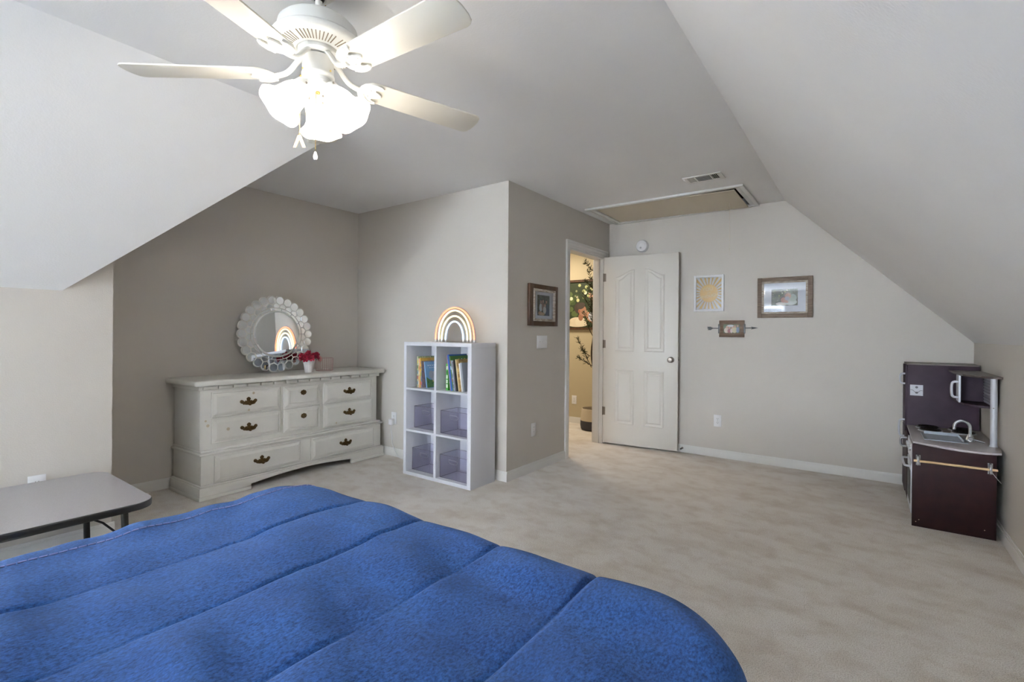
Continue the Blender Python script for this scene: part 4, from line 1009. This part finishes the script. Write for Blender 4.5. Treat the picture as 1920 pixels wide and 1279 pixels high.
ell(-0.285, 0.085, 0.024, 0.024, 'C8D4B0'); ell(-0.080, -0.235, 0.006, 0.006, '4A4038'); ell(-0.078, -0.27, 0.006, 0.006, '4A4038')
mkm('photo', L, pc)

# ------------------------------------------------------------------ potted olive tree in the hall
pt = thing('potted_olive_tree', 'slim olive tree in a two tone woven basket in the hall', 'plant', (-2.775, 5.555, 0))
mk('basket_lower', lathe([(0.0001, 0.0), (0.130, 0.0), (0.152, 0.015), (0.160, 0.06), (0.158, 0.120)], 32), M_pot_g, pt, smooth=True)
mk('basket_upper', lathe([(0.158, 0.120), (0.152, 0.19), (0.142, 0.265), (0.136, 0.268), (0.140, 0.19), (0.142, 0.15)], 32), M_pot_w, pt, smooth=True)
mk('soil', lathe([(0.0001, 0.235), (0.140, 0.235)], 24), mat('dark_moss', '#3A3228', 0.95, bump=0.6, bump_scale=60), pt)
rs = random.Random(21)
def branch(p0, d, L_, r, n=6, bend=0.25):
    pts = [Vector(p0)]; d = Vector(d).normalized()
    for i in range(n):
        d = (d+Vector((rs.uniform(-bend, bend), rs.uniform(-bend, bend), rs.uniform(-0.05, bend)))*0.5).normalized(); pts.append(pts[-1]+d*L_/n)
    return pts
trunk = [Vector((0.02, 0, 0.23)), Vector((0.03, 0.0, 0.5)), Vector((0.0, 0.0, 0.75)), Vector((-0.04, 0, 0.95)), Vector((0.0, 0, 1.2)), Vector((0.03, 0, 1.5)), Vector((0.0, 0.01, 1.8)), Vector((0.03, 0, 2.05))]
mk('trunk', tube(chaikin(trunk, 2), 0.011, 8), M_bark, pt, smooth=True)
br_g, lf_g = [], []
def leaves(pts, k):
    for i in range(k):
        t = rs.uniform(0.25, 1.0)*(len(pts)-1); a = int(min(t, len(pts)-2)); p = pts[a].lerp(pts[a+1], t-a)
        d = (pts[a+1]-pts[a]).normalized(); o = Vector((rs.uniform(-1, 1), rs.uniform(-1, 1), rs.uniform(-0.5, 1))).normalized()
        dd = (d*0.6+o*0.8).normalized(); q = Vector((0, 1, 0)).rotation_difference(dd).to_matrix().to_4x4()
        lf_g.append(xf(leafgeo(rs.uniform(0.04, 0.062), rs.uniform(0.010, 0.014)), Matrix.Translation(p) @ q @ Matrix.Rotation(rs.uniform(0, 6), 4, 'Y')))
for (p, d, L_) in (((-0.03, 0, 0.78), (-0.5, 0, 0.9), 0.42), ((-0.02, 0, 0.80), (-0.9, 0, 0.35), 0.24), ((-0.05, 0, 0.92), (-0.6, -0.2, 0.3), 0.15), ((0, 0, 1.15), (-0.5, 0.0, 1), 0.34), ((0, 0, 1.25), (-0.2, -0.1, 1), 0.40), ((0.02, 0, 1.35), (-0.35, 0, 1), 0.42), ((0.0, 0, 1.3), (0.5, 0, 1), 0.4), ((0.02, 0, 1.6), (-0.3, 0.0, 1), 0.40), ((0.02, 0, 1.75), (-0.6, 0, 0.5), 0.18), ((0.03, 0, 1.95), (-0.7, 0, 0.55), 0.26), ((0.02, 0, 1.9), (0.4, 0, 1), 0.35), ((0.0, 0, 1.1), (0.7, 0.1, 0.8), 0.4), ((0.0, 0, 1.2), (-0.3, 0.2, 1), 0.3), ((0.02, 0, 1.45), (-0.15, -0.2, 1), 0.35), ((0.02, 0, 1.5), (-0.5, 0, 0.6), 0.16)):
    pts = branch(p, d, L_, 0.004); br_g.append(tube(pts, [0.0055-0.0007*i for i in range(len(pts))], 6)); leaves(pts, int(24+L_*70))
mk('branches', join(*br_g), M_bark, pt, smooth=True)
mk('foliage', join(*lf_g), M_leaf, pt, kind='stuff')

# ------------------------------------------------------------------ play kitchen
kt = thing('play_kitchen', 'dark brown wooden corner play kitchen with silver tap and pole', 'toy kitchen', (0.235, 3.99, 0))
KW, KD, KZ = 0.385, 0.75, 0.53       # x extent, y extent, counter height
E1, E2 = M_espresso, M_espresso2
mk('side_panel', box(0.0, KW, 0, 0.012, 0, KZ-0.012), E1, kt, bevel=0.0008)
for (x, z) in ((0.035, 0.045), (0.02, 0.03), (0.335, 0.05)):
    mk('screw_cap', rot(mv(lathe([(0.003, 0), (0.0001, 0.001)], 8), x, z, 0), PI/2, 'X'), mat('pale_wood_plug', '#B09A88', 0.6), kt)
mk('back_panel', box(KW-0.012, KW, 0.012, 1.0, 0, KZ-0.012), E1, kt)
mk('lower_shelf', box(0.012, KW-0.012, 0.012, KD, 0.04, 0.052), E1, kt)
mk('inner_divider', box(0.012, KW-0.012, 0.36, 0.372, 0.052, KZ-0.012), E1, kt)
# counter: straight left and right edges, bowed near edge
cpts = [(0.012, KD), (0.004, 0.03)]
for i in range(13):
    t = i/12; cpts.append((0.006+(0.392-0.006)*t, 0.03-0.145*math.sin(PI*t*0.72+0.0)-0.0*t))
cpts += [(0.408, 0.02), (0.415, 0.10), (0.415, KD)]
mk('countertop', prism(cpts, KZ-0.012, KZ, 'z'), M_counter, kt, bevel=0.002)
# tall panel of the toy refrigerator
mk('tall_side_panel', box(0.012, 0.412, KD, KD+0.012, 0.0, 0.985), E2, kt, bevel=0.001)
mk('fridge_top', box(0.006, 0.412, KD, KD+0.30, 0.985, 0.995), mat('worn_top_edge', '#6A625C', 0.5), kt)
mk('fridge_far_panel', box(0.012, 0.40, KD+0.285, KD+0.297, 0, 0.985), E2, kt)
fd = mk('fridge_door', box(0.0, 0.012, KD+0.004, KD+0.292, 0.52, 0.98), E2, kt, bevel=0.001)
def handle(p, z0, z1, out=0.035, y=0.0, r=0.007, m=None):
    return mk('handle', tube(chaikin([(p, y, z0), (p-out*0.6, y, z0), (p-out, y, z0+0.012), (p-out, y, z1-0.012), (p-out*0.6, y, z1), (p, y, z1)], 2), r, 10, flat=1.4), m or M_silverp, fd, smooth=True)
handle(0.0, 0.84, 0.915, 0.030, KD+0.03)
ld = mk('freezer_door', box(0.0, 0.012, KD+0.004, KD+0.292, 0.03, 0.51), E2, kt, bevel=0.001)
h = handle(0.0, 0.44, 0.565, 0.035, KD-0.03+0.06); h.parent = ld
# note plate on tall panel
npn = mk('dial_plate', box(0.028, 0.103, KD-0.003, KD, 0.755, 0.835), mat('light_grey_plate', '#C3C4CC', 0.4), kt)
dk = mat('dark_grey_print', '#3A3840', 0.5)
mk('printed_dot', mv(rot(mv(lathe([(0.0001, 0.0006), (0.0085, 0.0005), (0.0085, 0)], 14), 0.066, 0.817, 0), PI/2, 'X'), 0, KD-0.0031, 0), dk, npn)
mk('printed_line', mv(tube(chaikin([(0.030, 0, 0.797), (0.046, 0, 0.795), (0.054, 0, 0.782), (0.066, 0, 0.777), (0.078, 0, 0.782), (0.086, 0, 0.794), (0.101, 0, 0.793)], 2), 0.0015, 5), 0, KD-0.0035, 0), dk, npn)
mk('printed_bowl', mv(prism([(0.056, 0.783), (0.060, 0.770), (0.072, 0.770), (0.077, 0.783)], -0.0004, 0.0004, 'y'), 0, KD-0.0035, 0), dk, npn)
# burners
for (bx, by) in ((0.125, 0.680), (0.305, 0.690), (0.130, 0.545), (0.305, 0.560)):
    b_ = mk('burner', mv(lathe([(0.068, 0.0), (0.068, 0.004), (0.062, 0.006), (0.0001, 0.006)], 24), bx, by, KZ), M_silverp, kt, smooth=True)
    for rr in (0.056, 0.040, 0.024, 0.010): mk('burner_coil', mv(tube([(rr*math.cos(2*PI*k/24), rr*math.sin(2*PI*k/24), 0.010) for k in range(24)], 0.0055, 6, True), bx, by, KZ), M_black, b_)
# sink: rim + basin dropped in
sx0, sx1, sy0, sy1 = 0.085, 0.262, 0.150, 0.395
def basin():
    z0 = KZ+0.0025; g = []
    o = rrect(sx0-0.018, sx1+0.018, sy0-0.018, sy1+0.018, 0.02, 5); i1 = rrect(sx0, sx1, sy0, sy1, 0.018, 5); i2 = rrect(sx0+0.018, sx1-0.018, sy0+0.018, sy1-0.018, 0.012, 5)
    n = len(o); V = [(a, b, z0-0.002) for a, b in o]+[(a, b, z0+0.0015) for a, b in o]+[(a, b, z0+0.0015) for a, b in i1]+[(a, b, z0-0.0) for a, b in i2]
    F = []
    for k in range(3):
        for i in range(n): F.append((k*n+i, k*n+(i+1) % n, (k+1)*n+(i+1) % n, (k+1)*n+i))
    F.append(tuple(range(3*n, 4*n)))
    return V, F
M_steel = mat('grey_sink_plastic', '#8E959E', 0.3, 0.2)
M_well = mat('sink_well', '#A9B1BC', 0.35)
# real well: raised rim ring and recessed floor visible through the rim
mk('sink_rim', join(box(sx0-0.018, sx1+0.018, sy0-0.018, sy0, KZ, KZ+0.006), box(sx0-0.018, sx1+0.018, sy1, sy1+0.018, KZ, KZ+0.006), box(sx0-0.018, sx0, sy0, sy1, KZ, KZ+0.006), box(sx1, sx1+0.018, sy0, sy1, KZ, KZ+0.006)), M_steel, kt, bevel=0.002)
mk('sink_basin', join(box(sx0, sx1, sy0, sy1, KZ+0.0005, KZ+0.0015), box(sx0, sx1, sy1-0.004, sy1, KZ, KZ+0.020), box(sx1-0.004, sx1, sy0+0.02, sy1, KZ, KZ+0.016)), M_well, kt)
# tap
fx, fy = 0.300, 0.255
tap = mk('tap', join(lathe([(0.026, 0), (0.026, 0.004), (0.022, 0.012), (0.017, 0.030), (0.012, 0.038), (0.010, 0.045)], 20)), M_chrome, kt, smooth=True); tap.location = (fx, fy, KZ)
ap = [(0, 0, 0.03), (0, 0, 0.10)]+[(-0.036+0.036*math.cos(a), 0, 0.10+0.036*math.sin(a)) for a in [PI*i/10 for i in range(1, 11)]]+[(-0.073, 0, 0.082)]
ap = [(0, 0, 0.03), (0, 0, 0.085)]+[(-0.038+0.038*math.cos(PI*i/12), 0, 0.085+0.040*math.sin(PI*i/12)) for i in range(13)]+[(-0.077, 0, 0.068)]
sp_ = mk('spout', tube(ap, 0.0085, 12), M_chrome, tap, smooth=True)
mk('lever', join(cyl((0.0, -0.018, 0.020), (0.0, -0.032, 0.018), 0.011, 14), tube([(0.008, -0.028, 0.017), (0.04, -0.035, 0.010), (0.062, -0.040, 0.004)], [0.004, 0.006, 0.005], 8)), M_chrome, tap, smooth=True)
# pole + wall cupboard
px_, py_ = 0.389, 0.127
mk('pole', cyl((px_, py_, KZ), (px_, py_, 0.945), 0.0165, 20), M_silverp, kt, smooth=True)
mk('pole_collar', cyl((px_, py_, KZ), (px_, py_, KZ+0.010), 0.019, 20), M_silverp, kt)
mk('pole_screw', cyl((px_-0.004, py_-0.016, 0.765), (px_-0.004, py_-0.018, 0.765), 0.004, 8), M_nickel, kt)
cab = [(0.245, KD), (0.245, 0.46), (0.262, 0.26), (0.330, 0.105), (0.376, 0.075), (0.422, 0.075), (0.417, KD)]
cab2 = [(0.250, KD), (0.250, 0.46), (0.268, 0.24), (0.315, 0.155), (0.370, 0.146), (0.405, 0.150), (0.414, KD)]
mk('cupboard_top', prism(cab, 0.944, 0.956, 'z'), mat('worn_brown_top', '#4A403C', 0.3, noise_scale=20, color2='#3A2C2A'), kt)
mk('cupboard_floor', prism(cab2, 0.758, 0.770, 'z'), E2, kt)
mk('cupboard_back', box(0.395, 0.405, 0.155, KD, 0.770, 0.944), E2, kt)
mk('cupboard_inner_wall', box(0.258, 0.395, 0.44, 0.450, 0.770, 0.944), E2, kt)
cdr = mk('cupboard_door', xf(box(0, 0.010, -0.16, 0.0, 0, 0.172), Matrix.Translation((0.252, 0.44, 0.771)) @ Matrix.Rotation(-0.03, 4, 'Z')), M_silverp, kt, bevel=0.001)
hh_ = mk('handle', tube(chaikin([(0.250, 0.32, 0.800), (0.228, 0.32, 0.800), (0.216, 0.32, 0.812), (0.216, 0.32, 0.890), (0.228, 0.32, 0.902), (0.250, 0.32, 0.902)], 2), 0.0075, 10), M_silverp, cdr, smooth=True)
wv = mk('striped_panel', box(0.386, 0.394, 0.155, 0.42, 0.770, 0.944), mat('grey_slats_panel', '#8C8A94', 0.5), kt)
for i in range(9):
    mk('slat', box(0.384, 0.386, 0.155, 0.42, 0.776+i*0.0186, 0.776+i*0.0186+0.008), mat('light_slat', '#A3A1AA', 0.5), wv)
# towel rod with two brackets
for bx in (0.028, 0.355):
    mk('rod_bracket', join(box(bx-0.010, bx+0.012, -0.006, 0, 0.388, 0.452), tube(chaikin([(bx, -0.004, 0.448), (bx, -0.024, 0.440), (bx, -0.034, 0.415), (bx, -0.024, 0.394), (bx, -0.004, 0.390)], 2), 0.007, 8)), M_chrome, kt, smooth=True)
mk('towel_rod', cyl((0.006, -0.026, 0.418), (0.385, -0.026, 0.418), 0.0075, 14), M_dowel, kt, smooth=True)
mk('string', tube(chaikin([(0.362, -0.034, 0.400), (0.378, -0.04, 0.375), (0.400, -0.02, 0.345)], 2), 0.0012, 5), M_white, kt)
# oven front (faces -x)
of = mk('oven_panel', box(-0.002, 0.008, 0.02, 0.36, 0.395, KZ-0.016), M_silverp, kt)
for i, (y, z) in enumerate(((0.09, 0.47), (0.17, 0.47), (0.25, 0.47), (0.32, 0.47))):
    mk('knob', rot(lathe([(0.014, 0), (0.013, 0.012), (0.0001, 0.014)], 14), -PI/2, 'Y'), M_chrome, of, smooth=True).location = (-0.002, y, z)
od = mk('oven_door', box(-0.004, 0.008, 0.03, 0.35, 0.07, 0.385), M_silverp, kt, bevel=0.001)
mk('oven_window', box(-0.006, -0.004, 0.07, 0.31, 0.12, 0.33), M_black, od)
mk('handle', tube(chaikin([(-0.004, 0.05, 0.365), (-0.030, 0.05, 0.365), (-0.036, 0.08, 0.365), (-0.036, 0.30, 0.365), (-0.030, 0.33, 0.365), (-0.004, 0.33, 0.365)], 2), 0.007, 8), M_silverp, od, smooth=True)
sd = mk('sink_door', box(-0.004, 0.008, 0.375, 0.735, 0.07, 0.49), E1, kt, bevel=0.001)
mk('handle', tube(chaikin([(-0.004, 0.42, 0.425), (-0.032, 0.42, 0.425), (-0.040, 0.42, 0.440), (-0.040, 0.42, 0.475), (-0.032, 0.42, 0.485), (-0.004, 0.42, 0.485)], 2), 0.008, 8), M_chrome, sd, smooth=True)

# ------------------------------------------------------------------ ceiling fan
FX, FY = -1.580, 0.990
fan = thing('ceiling_fan', 'white five blade ceiling fan with three lit frosted shades', 'ceiling fan', (FX, FY, 0))
mk('canopy', lathe([(0.070, H-0.002), (0.070, H-0.014), (0.062, H-0.030), (0.040, H-0.052), (0.026, H-0.058), (0.020, H-0.056)], 32), M_fan, fan, smooth=True)
for a in (0.6, 2.2, 3.9, 5.4): mk('canopy_screw', sphere((0.060*math.cos(a), 0.060*math.sin(a), H-0.036), 0.004, 8, 6), M_gold, fan)
mk('hanger_ball', sphere((0, 0, H-0.050), 0.021, 14, 8), M_black, fan)
mk('downrod', cyl((0, 0, 2.26), (0, 0, H-0.05), 0.0125, 16), M_fan, fan, smooth=True)
mk('motor_housing', lathe([(0.013, 2.300), (0.032, 2.300), (0.035, 2.292), (0.085, 2.288), (0.118, 2.277), (0.132, 2.262), (0.136, 2.240), (0.136, 2.222), (0.131, 2.216)], 48), M_fan, fan, smooth=True)
mk('vent_ring', lathe([(0.131, 2.222), (0.148, 2.220), (0.153, 2.213), (0.150, 2.204), (0.142, 2.198), (0.126, 2.190), (0.090, 2.184), (0.072, 2.183), (0.068, 2.190)], 64), M_fan, fan, smooth=True)
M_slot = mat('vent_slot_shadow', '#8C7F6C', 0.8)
sg = None
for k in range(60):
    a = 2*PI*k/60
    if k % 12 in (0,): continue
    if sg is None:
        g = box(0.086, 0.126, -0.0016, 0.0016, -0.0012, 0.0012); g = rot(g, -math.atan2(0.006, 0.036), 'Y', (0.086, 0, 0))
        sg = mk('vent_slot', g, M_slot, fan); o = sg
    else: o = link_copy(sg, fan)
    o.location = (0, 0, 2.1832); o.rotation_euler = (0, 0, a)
mk('flywheel', lathe([(0.068, 2.190), (0.068, 2.172), (0.056, 2.166), (0.030, 2.166), (0.022, 2.176), (0.0001, 2.176)], 32), M_fan, fan, smooth=True)
mk('switch_housing', lathe([(0.0001, 2.166), (0.026, 2.166), (0.030, 2.160), (0.052, 2.158), (0.0525, 2.128), (0.0525, 2.104), (0.055, 2.100), (0.0555, 2.094), (0.052, 2.088), (0.046, 2.085), (0.045, 2.074), (0.050, 2.071), (0.049, 2.062), (0.040, 2.052), (0.026, 2.046), (0.014, 2.043), (0.0001, 2.042)], 40), M_fan, fan, smooth=True)
mk('finial', sphere((0, 0, 2.040), 0.0075, 12, 8), M_gold, fan)
for a in (0.3, 2.4, 4.5): mk('fitter_screw', sphere((0.053*math.cos(a), 0.053*math.sin(a), 2.108), 0.0035, 8, 6), M_gold, fan)
ZBL = 2.100
def blade_geo():
    r0, r1 = 0.158, 0.662
    def wd(r): return 0.056+0.010*(r-r0)/(r1-r0)
    pts = []
    for i in range(9):
        t = PI/2+PI*i/8; pts.append((r0+0.040+0.040*math.cos(t), wd(r0)*math.sin(t)))
    for r in (0.30, 0.45, 0.60): pts.append((r, -wd(r)))
    for (r, f) in ((0.630, -1.0), (0.643, -0.94), (0.654, -0.80), (0.661, -0.45), (0.663, 0.0), (0.661, 0.45), (0.654, 0.80), (0.643, 0.94), (0.630, 1.0)): pts.append((r, wd(0.64)*f))
    for r in (0.60, 0.45, 0.30): pts.append((r, wd(r)))
    return prism(pts, 0, 0.006, 'z')
def arm_geo():
    # bracket: stem from flywheel, then a lobed scroll plate under the blade root
    st_ = tube(chaikin([(0.045, 0, 2.172-ZBL), (0.072, 0, 2.150-ZBL), (0.095, 0, 2.118-ZBL), (0.120, 0, 0.000), (0.165, 0, -0.006)], 2), 0.0085, 10, flat=1.3)
    half = [(0.146, 0.0), (0.148, 0.020), (0.158, 0.040), (0.176, 0.053), (0.196, 0.058), (0.214, 0.056), (0.226, 0.049), (0.222, 0.040), (0.209, 0.037), (0.200, 0.030), (0.203, 0.021), (0.216, 0.015), (0.228, 0.007), (0.232, 0.0)]
    pts = half+[(a, -b) for a, b in half[-2:0:-1]]
    pl = prism(pts, -0.006, 0.0, 'z')
    ridge = tube([(a, b*0.96, -0.0065) for a, b in half[2:]]+[(a, -b*0.96, -0.0065) for a, b in half[-2:1:-1]], 0.0030, 6)
    inner = join(tube(chaikin([(0.165, 0.010, -0.0065), (0.180, 0.030, -0.0065), (0.196, 0.044, -0.0065), (0.212, 0.047, -0.0065)], 2), 0.0025, 6), tube(chaikin([(0.165, -0.010, -0.0065), (0.180, -0.030, -0.0065), (0.196, -0.044, -0.0065), (0.212, -0.047, -0.0065)], 2), 0.0025, 6))
    fl_ = join(cyl((0.185, 0.018, -0.009), (0.185, 0.018, -0.005), 0.004, 8), cyl((0.185, -0.018, -0.009), (0.185, -0.018, -0.005), 0.004, 8), cyl((0.215, 0, -0.009), (0.215, 0, -0.005), 0.004, 8))
    return join(st_, pl, ridge, inner, fl_)
b0 = a0_ = None
pitch_ = math.radians(-10)
for k in range(5):
    a = math.radians(2.0+72*k)
    if b0 is None:
        b0 = mk('blade', mv(xf(blade_geo(), Matrix.Rotation(pitch_, 4, 'X')), 0, 0, 0), M_blade, fan, bevel=0.0015)
        g = arm_geo(); V = []
        for v in g[0]:
            v = Vector(v); t = min(1, max(0, (v.x-0.11)/0.04)); V.append(Matrix.Rotation(pitch_*t, 3, 'X') @ v)
        a0_ = mk('blade_arm', (V, g[1]), M_fan, fan, smooth=True); bo, ao = b0, a0_
    else: bo, ao = link_copy(b0, fan), link_copy(a0_, fan)
    for o in (bo, ao): o.location = (0, 0, ZBL); o.rotation_euler = (0, 0, a)
# lamps
def bell():
    out = [(0.024, 0.0), (0.027, 0.006), (0.036, 0.022), (0.043, 0.045), (0.046, 0.068), (0.049, 0.088), (0.057, 0.104), (0.068, 0.116), (0.071, 0.121)]
    n = 40; v, f = [], []
    prof = out+[(r-0.0035, z-0.001) for r, z in out[::-1]]
    for r, z in prof:
        for k in range(n):
            a = 2*PI*k/n; s = max(0, (z-0.085)/0.036); rr = r*1.06*(1+0.012*s*math.cos(6*a)); v.append((rr*math.cos(a), rr*math.sin(a), z+0.002*s*math.cos(6*a)))
    for i in range(len(prof)-1):
        for k in range(n): f.append((i*n+k, i*n+(k+1) % n, (i+1)*n+(k+1) % n, (i+1)*n+k))
    return v, f
for k, az in enumerate((143, 263, 23)):
    a = math.radians(az); tl = math.radians(140 if k else 138)   # axis tilt from +z
    ax = Vector((math.cos(a)*math.sin(tl), math.sin(a)*math.sin(tl), math.cos(tl)))
    q = Vector((0, 0, 1)).rotation_difference(ax).to_matrix().to_4x4()
    p0 = Vector((0.030*math.cos(a), 0.030*math.sin(a), 2.068))
    hd = mk('lamp_holder', xf(join(lathe([(0.0001, -0.002), (0.016, -0.002), (0.018, 0.018), (0.031, 0.026), (0.033, 0.046), (0.029, 0.050), (0.025, 0.046), (0.0001, 0.040)], 28)), Matrix.Translation(p0) @ q), M_fan, fan, smooth=True)
    for j in range(3):
        b_ = 2*PI*j/3; mk('thumb_screw', xf(sphere((0.035*math.cos(b_), 0.035*math.sin(b_), 0.038), 0.004, 8, 6), Matrix.Translation(p0) @ q), M_nickel, hd)
    sh_ = mk('lamp_shade', xf(bell(), Matrix.Translation(p0+ax*0.038) @ q), M_glassbright, fan, smooth=True, label='lit frosted white bell shade')
    mk('bulb', xf(join(lathe([(0.0001, 0.0), (0.012, 0.0), (0.014, 0.02), (0.026, 0.045), (0.029, 0.060), (0.024, 0.078), (0.010, 0.088), (0.0001, 0.090)], 20)), Matrix.Translation(p0+ax*0.045) @ q), M_bulb, sh_, smooth=True)
    l = bpy.data.lights.new('fan_bulb_light', 'POINT'); l.energy = 1.5; l.color = (1.0, 0.88, 0.74); l.shadow_soft_size = 0.05
    lo = bpy.data.objects.new('fan_bulb_light', l); COL.objects.link(lo); lo.location = Vector((FX, FY, 0))+p0+ax*0.20
# pull chains
def chain(x, y, z0, z1):
    g = []; n = int((z0-z1)/0.0055)
    for i in range(n): g.append(sphere((x, y, z0-i*0.0055), 0.0019, 6, 4))
    g.append(cyl((x, y, z1), (x, y, z0), 0.0006, 5))
    return join(*g)
cr = 0.0
c1 = (-0.012*0.81, 0.0, 0)
pcx, pcy = -0.007, -0.004
mk('pull_chain', chain(pcx, pcy, 2.04, 1.832), M_gold, fan)
mk('pull_knob', mv(lathe([(0.0001, 0), (0.005, 0.001), (0.0075, 0.007), (0.0075, 0.013), (0.005, 0.022), (0.0035, 0.028), (0.0001, 0.030)], 16), pcx, pcy, 1.802), M_white, fan, smooth=True)
# second chain with gold letter charm, on the left of the housing
qx, qy = -0.071, -0.027
mk('pull_chain', join(chain(qx, qy, 2.110, 1.905), cyl((qx*0.6, qy*0.6, 2.114), (qx, qy, 2.110), 0.003, 8)), M_gold, fan)
cg_ = join(prism([(-0.0215, -0.044), (-0.012, -0.044), (0.0, -0.014), (0.012, -0.044), (0.0215, -0.044), (0.005, 0.0), (-0.005, 0.0)], -0.0015, 0.0015, 'y'), cyl((0, 0, 0), (0, 0, 0.010), 0.002, 8))
mk('letter_charm', mv(rot(cg_, math.radians(36), 'Z'), qx, qy, 1.897), M_gold, fan, label='gold letter charm hanging from the pull chain')
